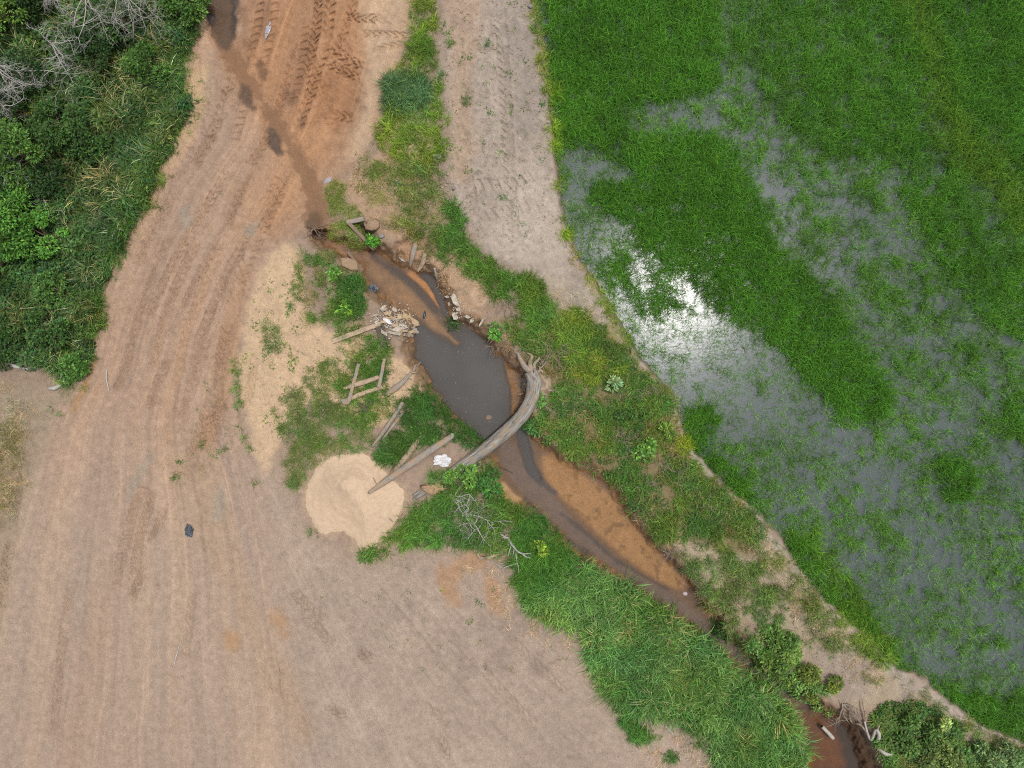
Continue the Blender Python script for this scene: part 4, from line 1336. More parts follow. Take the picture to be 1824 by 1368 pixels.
for k, (u, v, a_, L_) in enumerate(((930, 640, 2.2, .5), (940, 645, 1.2, .6), (958, 660, .6, .6), (968, 676, .2, .6), (974, 694, -.4, .5), (966, 716, -1.0, .5), (934, 700, 3.3, .4), (944, 655, 1.9, .7), (962, 650, 1.0, .5))):
    m_ = MB()
    limb(m_, gp(u, v, .12), (math.cos(a_), math.sin(a_), .1), L_, .035, 1, rg_, -.02, .6)
    m_.build('rootlet', M['wroot'] if k % 2 else M['wgrey'], ft, True)
for k, (u, v, z) in enumerate(((880, 782, .42), (915, 752, .44), (850, 806, .38), (940, 722, .42))):
    m_ = MB()
    p0 = np.array(W(u, v, z - .12))
    m_.tube([p0, p0 + np.array((.03, .02, .1)), p0 + np.array((.05, .05, .15))], [.09, .06, .03], 7, .15, 900 + k)
    m_.build('branch_stub', M['wtrunk'], ft, True)
# pale twisted roots at the bottom
rt = thing('tree_roots', 'pale twisted tree roots hanging down the dark bank at the bottom', 'roots', tuple(gp(1550, 1290)))
for k, (pts, r) in enumerate(((((1540, 1285, .2), (1545, 1305, .25), (1552, 1318, .3), (1560, 1300, .3), (1566, 1310, .3), (1562, 1328, .3), (1576, 1342, .3), (1592, 1344, .2)), (.04, .05, .06, .06, .07, .08, .08, .03)),
                              (((1512, 1260, .2), (1516, 1285, .2), (1534, 1292, .25), (1545, 1310, .2)), (.03, .04, .04, .02)), (((1536, 1250, .2), (1542, 1275, .25), (1540, 1300, .2)), (.03, .05, .02)),
                              (((1568, 1288, .2), (1562, 1305, .25), (1570, 1318, .2)), (.03, .05, .02)), (((1500, 1250, .2), (1502, 1272, .2), (1514, 1290, .1)), (.02, .03, .015)))):
    m_ = MB()
    m_.tube(path3(pts, 4), r, 8, .08, 240 + k)
    m_.build('root', M['wroot'] if k else M['wpale'], rt, True)

# ---------------------------------------------------------------- vegetation: tuft shapes
STOCK = {}


def blade_mesh(name, n, lmin, lmax, width, lean, spread, segs, seed, droop=.6, material=None):
    rg_ = np.random.default_rng(seed)
    V_, F_, T_, B_ = [], [], [], []
    for _ in range(n):
        bl_ = rg_.uniform(0, 1)
        az = rg_.uniform(0, 2 * math.pi)
        L_ = rg_.uniform(lmin, lmax)
        le = rg_.uniform(*lean)
        bx, by = rg_.normal(0, spread, 2)
        p = np.array((bx, by, 0.0))
        d2 = np.array((math.cos(az), math.sin(az)))
        tw = rg_.uniform(-.8, .8)
        b0 = len(V_)
        sx = np.array((-d2[1], d2[0], 0)) * math.cos(tw) + np.array((0, 0, 1)) * math.sin(tw)
        w_ = width * rg_.uniform(.7, 1.2)
        for i in range(segs + 1):
            t_ = i / segs
            ww = w_ * (0.55 + 0.9 * t_ if t_ < .4 else (1 - t_) / .6 * .91 + .04)
            V_.append(p - sx * ww / 2)
            V_.append(p + sx * ww / 2)
            T_ += [t_, t_]
            B_ += [bl_, bl_]
            a = le + droop * t_ * t_ * 1.4
            p = p + np.array((d2[0] * math.sin(a), d2[1] * math.sin(a), math.cos(a))) * L_ / segs
        for i in range(segs):
            F_.append((b0 + 2 * i, b0 + 2 * i + 1, b0 + 2 * i + 3, b0 + 2 * i + 2))
    me_ = fast_mesh(name, np.array(V_), np.array(F_), True)
    set_attr(me_, 't', 'FLOAT', T_)
    set_attr(me_, 'blade', 'FLOAT', B_)
    me_.materials.append(material or M['leafi'])
    return me_


def leafy_mesh(name, n, R_, H_, size, seed, asp=.5):
    """a small leafy weed: oval leaves over short stems"""
    rg_ = np.random.default_rng(seed)
    V_, F_, T_ = [], [], []
    for _ in range(n):
        az = rg_.uniform(0, 6.28)
        r = R_ * math.sqrt(rg_.uniform(0, 1))
        c = np.array((math.cos(az) * r, math.sin(az) * r, H_ * (1 - (r / R_) ** 2 * .6) * rg_.uniform(.5, 1)))
        d = np.array((math.cos(az + rg_.normal(0, .6)), math.sin(az + rg_.normal(0, .6)), rg_.uniform(-.3, .5)))
        d /= np.linalg.norm(d)
        s_ = np.cross(d, (0, 0, 1))
        s_ /= np.linalg.norm(s_)
        u_ = np.cross(s_, d)
        L_ = size * rg_.uniform(.6, 1.2)
        b0 = len(V_)
        for (a, b, e) in ((0, 0, 0), (.45, -asp / 2, .06), (.45, asp / 2, .06), (1, 0, -.05), (.45, 0, -.03)):
            V_.append(c + d * a * L_ + s_ * b * L_ + u_ * e * L_)
            T_.append(a)
        F_ += [(b0, b0 + 1, b0 + 3, b0 + 4), (b0, b0 + 4, b0 + 3, b0 + 2)]
    me_ = fast_mesh(name, np.array(V_), np.array(F_), False)
    set_attr(me_, 't', 'FLOAT', T_)
    set_attr(me_, 'blade', 'FLOAT', np.repeat(rg_.uniform(0, 1, n), 5))
    me_.materials.append(M['leafi'])
    return me_


def stock(kind, meshes):
    c_ = bpy.data.collections.new('stock_' + kind)
    for i, me_ in enumerate(meshes):
        o_ = bpy.data.objects.new('%s_tuft_%d' % (kind, i), me_)
        c_.objects.link(o_)
    STOCK[kind] = (c_, len(meshes))


stock('rice', [blade_mesh('rice', 10, .36, .64, .023, (.25, .80), .05, 4, 10 + i, .9) for i in range(8)])
stock('sprout', [blade_mesh('sprout', 6, .18, .38, .017, (.3, 1.1), .05, 3, 20 + i, .6) for i in range(4)])
stock('grass', [blade_mesh('grass', 13, .28, .62, .024, (.25, 1.0), .07, 4, 30 + i, .9) for i in range(5)])
stock('lawn', [blade_mesh('lawn', 16, .06, .16, .012, (.3, 1.2), .07, 2, 40 + i, .6) for i in range(4)])
stock('reed', [blade_mesh('reed', 9, .42, .80, .043, (.35, 1.15), .08, 5, 50 + i, .8) for i in range(6)])
stock('tall', [blade_mesh('tall', 10, .55, 1.2, .036, (.25, 1.0), .08, 4, 60 + i, .9) for i in range(6)])
stock('straw', [blade_mesh('straw', 16, .10, .32, .010, (.6, 1.45), .07, 3, 70 + i, .4) for i in range(4)])
stock('leafy', [leafy_mesh('leafy', 26, .20, .28, .13, 80 + i) for i in range(5)])
stock('weed', [leafy_mesh('weed', 12, .11, .10, .10, 90 + i, .42) for i in range(4)])

VEG = 1.62           # leaf albedo against the value a shaded tuft shows
SC_PTS = {k_: [] for k_ in STOCK}


def scatter(kind, P, dens, c, scale=(.8, 1.2), soft=6, wob=8, clump=0.0, cseed=0, var=.16, sm=1, warm=.08, keepout=True, fld=None):
    """strew tufts of a kind in an outline; dens per square metre"""
    s, m_a = mask(P, soft, wob, sm)
    Pn = np.asarray(P, float)
    lo = np.maximum(Pn.min(0) - soft - wob, (-380, -380))
    hi = np.minimum(Pn.max(0) + soft + wob, (2204, 1748))
    n = int((hi[0] - lo[0]) * (hi[1] - lo[1]) / PPM ** 2 * dens)
    if n <= 0:
        return
    rg_ = np.random.default_rng(1000 + cseed + len(SC_PTS[kind]))
    u, v = rg_.uniform(lo[0], hi[0], n), rg_.uniform(lo[1], hi[1], n)
    F_ = np.zeros((NV, NU), np.float32) if fld is None else fld
    if fld is None:
        F_[s] = m_a
    pr = samp(F_, u, v)
    if clump:
        nz = fbm(u / 22, v / 22, 700 + cseed, 3)
        pr = pr * np.clip(.5 + (nz - (clump - .5) * 1.4) * 3.0, 0, 1)
    if keepout:
        pr = pr * (samp(CRKD, u, v) > -1) * (samp(RS_M, u, v) < .4)
    k_ = rg_.uniform(0, 1, n) < pr
    u, v = u[k_], v[k_]
    n = len(u)
    cc = np.asarray(A(*c))[None] * np.ones((n, 1))
    br = 1 + var * rg_.normal(0, 1, n) + .16 * fbm(u / 60, v / 60, 720, 3) + .14 * fbm(u / 14, v / 14, 730, 2)
    wm = warm * (rg_.normal(0, 1, n) + 1.2 * fbm(u / 40, v / 40, 740, 2))
    cc = cc * np.clip(br, .45, 1.8)[:, None] * np.stack([1 + wm * 1.4, 1 + wm * .2, 1 - wm], -1)
    sc_ = rg_.uniform(*scale, n) * np.clip(1 + .3 * fbm(u / 26, v / 26, 760, 3), .5, 1.6)
    SC_PTS[kind].append((u, v, cc * VEG, sc_))


# --- rice field density on the survey grid
RD = np.full(h.shape, .40, np.float32)


def rd(P, val, soft=10, wob=10):
    s, m_a = mask(P, soft, wob * 1.6)
    RD[s] = lerp(RD[s], val, m_a)


rd([(1290, -150), (2000, -150), (2000, 480), (1860, 440), (1720, 370), (1620, 300), (1540, 290), (1460, 285), (1400, 240), (1350, 150), (1290, 90)], .72, 14, 14)
rd([(1560, -150), (2000, -150), (2000, 470), (1800, 380), (1700, 280), (1640, 150), (1580, 60)], .92, 14, 12)
rd([(1460, 90), (1640, 60), (1700, 240), (1620, 290), (1480, 280), (1420, 200)], .80)
rd([(1620, 280), (1700, 330), (1850, 450), (2000, 520), (2000, 640), (1824, 600), (1720, 560), (1640, 430), (1600, 350)], .75, 14, 14)
rd([(1280, 90), (1320, 200), (1330, 250), (1400, 330), (1480, 430), (1540, 500), (1640, 600), (1740, 700), (1824, 760), (2000, 850), (2000, 700), (1800, 620), (1690, 540), (1620, 420), (1560, 330), (1460, 300), (1400, 260), (1340, 170), (1300, 90)], .46, 14, 12)
rd([(1330, 290), (1360, 300), (1400, 350), (1440, 420), (1420, 470), (1390, 450), (1370, 380), (1320, 320)], .27, 8, 8)
rd([(1560, 360), (1630, 380), (1640, 450), (1600, 470), (1560, 420)], .32, 8, 10)
rd([(970, -150), (1276, -150), (1280, 110), (1272, 170), (1200, 180), (1150, 188), (1100, 200), (1140, 250), (1200, 225), (1290, 235), (1308, 285), (1345, 350), (1380, 440), (1420, 475), (1480, 515), (1500, 590), (1560, 650), (1592, 725), (1540, 752),
    (1480, 735), (1440, 690), (1400, 628), (1340, 585), (1270, 545), (1230, 500), (1180, 470), (1140, 450), (1120, 400), (1060, 372), (1030, 340), (1060, 320), (1115, 320), (1100, 285), (1040, 268), (1000, 268), (985, 150)], 1.0, 13, 9)
rd([(1140, 186), (1200, 182), (1290, 172), (1310, 225), (1290, 240), (1190, 222), (1140, 215)], .36, 6, 6)
rd([(1005, 275), (1050, 272), (1112, 292), (1118, 322), (1050, 325), (1040, 365), (1060, 385), (1000, 380)], .22, 8, 8)
rd([(1022, 395), (1080, 385), (1125, 400), (1110, 450), (1060, 470), (1035, 450)], .16, 7, 7)
rd([(1060, 470), (1110, 450), (1150, 460), (1215, 495), (1250, 520), (1240, 560), (1180, 580), (1120, 560), (1085, 520)], .66, 8, 10)
rd([(1185, 495), (1230, 500), (1245, 540), (1200, 545)], .42, 7, 8)
rd([(1130, 580), (1200, 560), (1270, 555), (1340, 595), (1400, 640), (1440, 700), (1480, 750), (1420, 800), (1330, 800), (1240, 760), (1210, 710), (1150, 640)], .09, 12, 8)
rd([(1330, 800), (1420, 790), (1500, 760), (1600, 750), (1640, 860), (1560, 960), (1480, 980), (1400, 900)], .27, 20, 12)
rd([(1480, 985), (1580, 950), (1700, 1000), (1740, 1100), (1700, 1180), (1620, 1180), (1560, 1100)], .22, 20, 12)
rd([(1740, 1150), (2000, 1100), (2000, 1300), (1824, 1240), (1740, 1210)], .15, 14, 10)
rd([(1620, 770), (2000, 780), (2000, 1060), (1760, 1050), (1660, 940)], .34, 20, 12)
rd([(1330, 660), (1420, 760), (1520, 870), (1640, 990), (1740, 1100), (1824, 1170), (1960, 1240), (1960, 1190), (1824, 1110), (1740, 1040), (1640, 930), (1540, 830), (1450, 740), (1380, 670)], .12, 18, 14)
rd([(1655, 820), (1700, 800), (1745, 850), (1730, 890), (1680, 890)], .95, 7, 8)
rd([(1770, 720), (1824, 700), (2000, 740), (2000, 800), (1800, 790)], .75, 9, 9)
rd([(1500, 660), (1560, 650), (1592, 725), (1540, 755), (1490, 730)], 1.0, 7, 8)
rd([(1210, 740), (1262, 716), (1285, 750), (1262, 800), (1300, 830), (1340, 880), (1360, 910), (1335, 905), (1262, 835), (1216, 790)], .85, 6, 6)
rd([(1385, 955), (1422, 930), (1460, 960), (1490, 1010), (1540, 1060), (1560, 1110), (1590, 1165), (1640, 1195), (1600, 1200), (1550, 1150), (1490, 1095), (1420, 1050)], .80, 8, 8)
rd([(1640, 1195), (1700, 1215), (1770, 1235), (1824, 1225), (2000, 1240), (2000, 1420), (1824, 1325), (1750, 1295), (1690, 1255)], .8, 9, 8)
rd([(1060, 500), (1090, 540), (1140, 620), (1120, 630), (1080, 560)], .6, 6, 5)
ru_, rv_ = (UU + VV) * .7071, (VV - UU) * .7071
rnz = .5 * fbm(rv_ / 16, ru_ / 34, 801, 3) + .55 * fbm(UU / 10, VV / 10, 811, 2)
COV = np.clip((RD - .5) * 1.9 + .56 + 1.0 * rnz, 0, 1) * (RD > .05)
COV = np.maximum(COV, .10 * sstep(RD / .3))
COV = lerp(COV, 1.0, sstep((RD - .84) / .12))
inpad = sstep((PAD - .55) / .3)
COV = COV * inpad
YEL = np.zeros_like(h)
for P_, w_ in (([(1590, -50), (1640, 60), (1660, 150), (1690, 250), (1770, 330), (1824, 380), (1900, 420)], [40, 40, 40, 70, 60, 70, 70]), ([(1440, 960), (1490, 1030), (1530, 1080)], [30, 40, 20]), ([(1760, 260), (1800, 340)], [30, 40])):
    s, m_a = stroke(P_, w_, 20, 14)
    YEL[s] = np.maximum(YEL[s], m_a)


def scatter_field(kind, F_, dens, c, scale, seed, var=.14, warm=.07, lo=(930, -380), hi=(2204, 1748)):
    rg_ = np.random.default_rng(seed)
    n = int((hi[0] - lo[0]) * (hi[1] - lo[1]) / PPM ** 2 * dens)
    u, v = rg_.uniform(lo[0], hi[0], n), rg_.uniform(lo[1], hi[1], n)
    k_ = rg_.uniform(0, 1, n) < samp(F_, u, v)
    u, v = u[k_], v[k_]
    n = len(u)
    big = samp(COV, u, v) * samp(RD, u, v)
    cc = lerp(A(102, 146, 58)[None], np.asarray(A(*c))[None], np.clip(big * 1.3, 0, 1)[:, None])
    y = samp(YEL, u, v)[:, None] * rg_.uniform(.0, .28, (n, 1))
    cc = lerp(cc, A(150, 150, 52)[None], y)
    br = 1 + var * rg_.normal(0, 1, n) + .13 * fbm(u / 90, v / 90, 820, 3) + .18 * fbm(u / 16, v / 16, 830, 2)
    wm = warm * rg_.normal(0, 1, n)
    cc = cc * np.clip(br, .45, 1.8)[:, None] * np.stack([1 + wm * 1.4, 1 + wm * .2, 1 - wm], -1)
    sc_ = rg_.uniform(*scale, n) * (.72 + .35 * np.clip(big, 0, 1))
    SC_PTS[kind].append((u, v, cc * VEG, sc_))


scatter_field('rice', COV, 74, (79, 127, 39), (.8, 1.2), 5)
scatter_field('sprout', inpad * np.clip(1 - COV, 0, 1) * (.3 + .7 * sstep(.5 + NB)), 95, (116, 140, 84), (.8, 1.3), 6)

# --- grass outlines on the banks
GREEN, LIME, DARK, OLIVE, BLUE = (92, 130, 54), (124, 148, 56), (76, 112, 48), (130, 132, 74), (92, 122, 76)
G = scatter
G('grass', [(750, -60), (775, -60), (778, 60), (776, 120), (792, 165), (800, 225), (790, 280), (770, 300), (735, 295), (712, 285), (690, 268), (668, 262), (664, 235), (690, 200), (680, 165), (700, 130), (716, 100), (736, 70), (732, 30)], 60, LIME, (.5, 1.0), 5, 7, .42, 1)
G('grass', [(690, 140), (740, 130), (770, 160), (755, 190), (720, 205), (690, 190), (680, 165)], 110, BLUE, (.9, 1.3), 5, 5, .1, 2)
G('grass', [(650, 285), (700, 282), (790, 290), (802, 350), (802, 470), (772, 455), (742, 425), (702, 408), (680, 350)], 48, (112, 134, 66), (.4, .85), 8, 10, .44, 193)
G('lawn', [(640, 280), (700, 270), (790, 290), (805, 470), (760, 450), (690, 405), (650, 340)], 80, (136, 140, 84), (.8, 1.5), 8, 10, .42, 194)
G('grass', [(735, -60), (785, -60), (790, 150), (800, 330), (770, 330), (690, 280), (670, 260), (690, 150), (730, 80)], 34, (106, 134, 60), (.4, .9), 6, 10, .45, 195)
G('grass', [(740, 40), (772, 40), (772, 110), (740, 110)], 70, GREEN, (.6, 1.0), 5, 6, .3, 3)
G('lawn', [(700, 300), (740, 310), (780, 350), (782, 400), (772, 440), (740, 430), (700, 410), (680, 370), (655, 300)], 70, OLIVE, (.7, 1.3), 8, 10, .55, 4)
G('grass', [(715, 320), (760, 340), (778, 385), (755, 405), (715, 380)], 50, OLIVE, (.5, .9), 8, 10, .55, 5)
G('grass', [(800, 362), (818, 365), (832, 415), (842, 450), (872, 460), (890, 480), (930, 490), (960, 500), (978, 530), (988, 575), (962, 592), (930, 572), (905, 562), (882, 548), (872, 520), (852, 498), (822, 480), (802, 472), (778, 452), (792, 420)], 85, GREEN, (.6, 1.1), 6, 8, .30, 6)
G('grass', [(925, 485), (950, 490), (965, 530), (960, 590), (935, 560), (930, 520)], 60, LIME, (.7, 1.1), 6, 6, .2, 7)
RB = [(900, 575), (940, 600), (985, 572), (1010, 558), (1035, 552), (1060, 575), (1085, 592), (1112, 622), (1130, 652), (1160, 682), (1196, 702), (1208, 732), (1198, 760), (1214, 792), (1238, 822), (1262, 852), (1300, 885), (1340, 915), (1372, 945), (1330, 965),
      (1290, 955), (1240, 950), (1200, 965), (1178, 970), (1150, 945), (1122, 900), (1098, 860), (1070, 838), (1040, 828), (1000, 800), (960, 780), (945, 762), (962, 735), (985, 705), (975, 680), (960, 650), (930, 618), (905, 602)]
G('grass', RB, 62, GREEN, (.6, 1.1), 6, 7, .38, 8)
G('grass', RB, 22, OLIVE, (.6, 1.1), 6, 7, .45, 9)
G('leafy', RB, 16, DARK, (.6, 1.1), 6, 7, .52, 10)
G('straw', RB, 26, (158, 142, 112), (.8, 1.3), 6, 7, .45, 11)
G('grass', [(990, 560), (1040, 552), (1060, 600), (1080, 660), (1060, 690), (1020, 660), (1000, 620)], 70, LIME, (.8, 1.2), 8, 8, .2, 12)
G('lawn', [(1070, 590), (1110, 610), (1150, 670), (1200, 705), (1200, 740), (1150, 720), (1100, 680), (1075, 640)], 90, (150, 152, 76), (.8, 1.6), 8, 8, .4, 13)
G('grass', [(1130, 670), (1190, 690), (1205, 740), (1190, 760), (1150, 720)], 45, LIME, (.6, 1.0), 8, 8, .4, 14)
LB = [(1185, 985), (1230, 985), (1280, 1005), (1335, 1012), (1372, 1000), (1392, 1040), (1362, 1080), (1400, 1110), (1380, 1130), (1330, 1105), (1300, 1132), (1280, 1112), (1250, 1070), (1230, 1030)]
G('grass', LB, 46, (104, 132, 66), (.5, 1.0), 8, 9, .42, 15)
G('straw', LB, 40, (160, 148, 120), (.8, 1.3), 8, 9, .4, 16)
G('grass', [(1230, 950), (1330, 960), (1400, 1000), (1450, 1080), (1520, 1140), (1500, 1180), (1430, 1120), (1380, 1060), (1300, 1010)], 42, (110, 132, 68), (.5, 1.0), 10, 10, .58, 17)
G('grass', [(1175, 960), (1290, 940), (1400, 990), (1450, 1080), (1430, 1150), (1330, 1110), (1270, 1080), (1220, 1020)], 22, (104, 128, 64), (.5, 1.0), 12, 12, .6, 190)
G('leafy', [(1330, 1128), (1390, 1118), (1422, 1160), (1442, 1200), (1472, 1232), (1482, 1270), (1440, 1272), (1402, 1242), (1362, 1202)], 75, (104, 134, 60), (.6, 1.2), 6, 8, .35, 18)
G('grass', [(1280, 1105), (1330, 1110), (1390, 1180), (1430, 1240), (1400, 1238), (1340, 1175)], 60, DARK, (.7, 1.1), 6, 8, .35, 19)
G('leafy', [(1546, 1275), (1600, 1252), (1660, 1262), (1700, 1292), (1722, 1322), (1740, 1420), (1590, 1420), (1570, 1350)], 80, DARK, (.7, 1.2), 6, 8, .15, 20)
G('grass', [(1546, 1275), (1600, 1252), (1660, 1262), (1700, 1292), (1722, 1322), (1740, 1420), (1590, 1420), (1570, 1350)], 50, OLIVE, (.6, 1.1), 6, 8, .4, 21)
G('leafy', [(1728, 1312), (1780, 1335), (1824, 1345), (1960, 1400), (1960, 1460), (1720, 1460)], 70, (104, 136, 76), (.7, 1.1), 6, 8, .15, 22)
G('grass', [(1480, 1090), (1500, 1060), (1560, 1110), (1590, 1165), (1580, 1180), (1540, 1160)], 90, LIME, (.7, 1.1), 6, 6, .1, 23)
LV = [(1060, 580), (1110, 620), (1160, 690), (1206, 730), (1212, 790), (1250, 835), (1300, 880), (1350, 925), (1400, 980), (1450, 1060), (1520, 1120), (1590, 1200), (1560, 1230), (1480, 1160), (1410, 1080), (1360, 1000), (1290, 950), (1200, 860), (1120, 740)]
G('grass', LV, 30, (112, 130, 66), (.4, .9), 6, 8, .56, 180)
G('lawn', LV, 44, (138, 142, 84), (.8, 1.5), 6, 8, .45, 181)
G('straw', LV, 40, (172, 158, 130), (.7, 1.3), 6, 8, .4, 182)
LW = [(1590, 1195), (1640, 1215), (1700, 1265), (1824, 1325), (1960, 1390), (1960, 1420), (1800, 1350), (1690, 1295), (1620, 1250)]
G('lawn', LW, 60, (128, 138, 80), (.8, 1.5), 6, 8, .45, 183)
G('grass', LW, 22, (104, 130, 60), (.4, .9), 6, 8, .5, 184)
# paddy edge strip
ES = [(950, -60), (962, 60), (980, 130), (986, 200), (995, 270), (1002, 330), (1008, 400), (1032, 460), (1064, 505), (1100, 565), (1142, 640), (1134, 645), (1086, 570), (1050, 510), (1020, 462), (996, 402), (984, 300), (972, 200), (960, 110), (940, 0), (935, -60)]
G('grass', ES, 70, LIME, (.4, .9), 5, 5, .42, 24, keepout=False)
G('lawn', ES, 80, (150, 146, 70), (.8, 1.5), 7, 6, .4, 25, keepout=False)
for k_, (u, v, r) in enumerate(((992, 228, 9), (994, 256, 11), (987, 168, 8), (1010, 420, 8), (1105, 655, 7), (1222, 790, 9))):
    G('grass', [(u - r, v - r), (u + r, v - r), (u + r, v + r), (u - r, v + r)], 200, (140, 164, 48), (.7, 1.0), 4, 3, 0, 30 + k_, keepout=False)
# left bank
G('lawn', [(585, 330), (602, 322), (622, 342), (642, 380), (640, 400), (662, 432), (640, 446), (612, 440), (586, 422), (570, 396), (564, 360)], 230, (124, 142, 66), (.7, 1.3), 4, 4, .2, 40)
G('grass', [(568, 345), (582, 335), (578, 380), (590, 418), (578, 420), (566, 392)], 120, GREEN, (.5, .8), 4, 3, 0, 41)
L2 = [(520, 452), (560, 446), (592, 452), (622, 482), (645, 492), (650, 530), (660, 558), (642, 582), (650, 606), (680, 600), (702, 618), (692, 650), (672, 668), (690, 700), (700, 722), (662, 760), (640, 740), (622, 722), (600, 690), (626, 650), (616, 622), (598, 600), (580, 562), (542, 580), (526, 540), (530, 500)]
G('grass', L2, 60, GREEN, (.45, .95), 16, 12, .44, 42)
G('lawn', L2, 90, OLIVE, (.8, 1.4), 10, 10, .45, 43)
G('grass', [(610, 480), (645, 495), (650, 560), (620, 570), (600, 530)], 80, DARK, (.6, 1.0), 8, 8, .2, 44)
G('grass', [(640, 640), (690, 640), (690, 700), (660, 750), (640, 740), (625, 700)], 60, (74, 118, 50), (.6, 1.0), 8, 8, .3, 45)
L3 = [(540, 660), (600, 640), (622, 680), (622, 722), (652, 762), (672, 792), (640, 808), (600, 806), (562, 828), (542, 856), (516, 876), (506, 830), (520, 790), (496, 750), (482, 720), (510, 700)]
G('lawn', L3, 210, (112, 128, 70), (.8, 1.5), 9, 9, .28, 46)
G('grass', L3, 36, (94, 128, 60), (.4, .8), 9, 9, .45, 47)
G('lawn', [(468, 560), (492, 570), (502, 622), (482, 662), (464, 622)], 120, (122, 138, 74), (.7, 1.3), 6, 8, .4, 48)
G('lawn', [(412, 580), (424, 580), (430, 760), (450, 860), (470, 880), (450, 800), (425, 740)], 60, OLIVE, (.7, 1.4), 5, 8, .55, 49)
G('grass', [(414, 640), (424, 645), (428, 700), (450, 830), (458, 870), (445, 830), (418, 700)], 50, GREEN, (.4, .8), 4, 5, .55, 50)
G('weed', [(440, 520), (520, 440), (540, 580), (600, 620), (560, 700), (500, 800), (440, 720)], 9, (112, 136, 66), (.5, 1.2), 8, 8, .5, 51)
L5 = [(715, 700), (760, 690), (790, 722), (820, 752), (852, 772), (862, 795), (820, 792), (792, 795), (770, 772), (740, 795), (702, 822), (680, 832), (660, 802), (690, 782), (712, 752)]
G('grass', L5, 90, DARK, (.6, 1.05), 6, 7, .3, 52)
G('grass', [(740, 660), (770, 700), (800, 740), (850, 775), (860, 790), (830, 775), (790, 735), (755, 690)], 90, GREEN, (.6, 1.0), 5, 5, .25, 53)
G('leafy', [(720, 740), (780, 740), (820, 790), (740, 790)], 22, GREEN, (.5, .9), 8, 8, .4, 54)
L6 = [(760, 845), (800, 838), (850, 825), (878, 830), (892, 862), (895, 890), (912, 902), (950, 908), (985, 938), (1018, 990), (1012, 1060), (962, 1082), (925, 1052), (905, 1000), (862, 980), (820, 972), (770, 970), (722, 976), (640, 1004), (626, 990), (682, 965), (722, 930), (742, 900), (790, 882)]
G('grass', L6, 88, GREEN, (.6, 1.15), 6, 7, .26, 55)
G('leafy', L6, 12, DARK, (.6, 1.0), 6, 7, .5, 56)
G('straw', [(800, 880), (900, 900), (950, 960), (920, 1010), (860, 980), (810, 930)], 70, (160, 148, 128), (.9, 1.5), 8, 8, .3, 57)
G('tall', [(925, 905), (960, 912), (1000, 955), (1026, 1000), (1015, 1065), (965, 1090), (935, 1060), (915, 1000), (915, 940)], 85, (84, 130, 52), (.4, .75), 6, 6, .05, 58)
# reeds
R1 = [(930, 1062), (980, 1050), (1030, 1000), (1060, 1002), (1100, 1032), (1150, 1068), (1200, 1100), (1240, 1130), (1290, 1172), (1340, 1212), (1398, 1252), (1418, 1290), (1432, 1368), (1445, 1460), (1290, 1460), (1272, 1322), (1222, 1292), (1182, 1272), (1120, 1262), (1082, 1232), (1052, 1190), (1042, 1132), (1000, 1112), (950, 1092)]
G('reed', R1, 74, (112, 146, 78), (.7, 1.2), 7, 8, .12, 60, var=.25)
G('tall', R1, 5, (168, 158, 112), (.6, 1.0), 7, 8, .45, 160)
G('leafy', R1, 5, (70, 110, 46), (.7, 1.1), 7, 8, .55, 161)
G('tall', R1, 20, (80, 126, 54), (.6, 1.0), 7, 8, .2, 61)
G('reed', [(1050, 1020), (1110, 1050), (1200, 1110), (1250, 1160), (1180, 1180), (1080, 1120)], 20, (126, 162, 88), (.8, 1.1), 8, 8, .2, 62, var=.2)
G('grass', [(1075, 1220), (1120, 1260), (1160, 1300), (1180, 1310), (1150, 1330), (1110, 1280), (1085, 1240)], 70, (92, 134, 58), (.5, .9), 6, 8, .4, 63)
for k_, (u, v, r) in enumerate(((1138, 1308, 18), (1196, 1345, 14), (1112, 1282, 10), (1180, 1340, 7), (1240, 1325, 8))):
    G('grass', [(u - r, v - r * .7), (u + r, v - r * .8), (u + r * .8, v + r), (u - r, v + r * .8)], 110, (84, 128, 56), (.5, .9), 4, 5, 0, 64 + k_)
G('straw', [(740, 975), (830, 985), (900, 1010), (935, 1080), (1040, 1150), (1060, 1230), (1000, 1180), (900, 1100), (820, 1010)], 26, (190, 168, 136), (.6, 1.2), 10, 10, .5, 70)
G('straw', [(1100, 1290), (1250, 1320), (1290, 1400), (1150, 1400)], 24, (184, 164, 138), (.7, 1.3), 10, 10, .5, 71)
G('reed', [(1150, 1066), (1190, 1080), (1270, 1135), (1340, 1190), (1392, 1230), (1424, 1262), (1410, 1264), (1340, 1206), (1250, 1138), (1160, 1080)], 20, (106, 142, 74), (.5, .8), 5, 6, .35, 196, keepout=False)
G('grass', [(1240, 1056), (1262, 1092), (1292, 1128), (1330, 1160), (1366, 1196), (1420, 1236), (1462, 1264), (1448, 1268), (1400, 1240), (1345, 1196), (1300, 1150), (1255, 1100)], 26, (84, 112, 54), (.5, .9), 5, 6, .4, 197, keepout=False)
G('straw', [(1240, 1046), (1292, 1128), (1366, 1196), (1462, 1260), (1440, 1262), (1345, 1196), (1250, 1090)], 24, (150, 134, 108), (.8, 1.3), 6, 6, .4, 198, keepout=False)
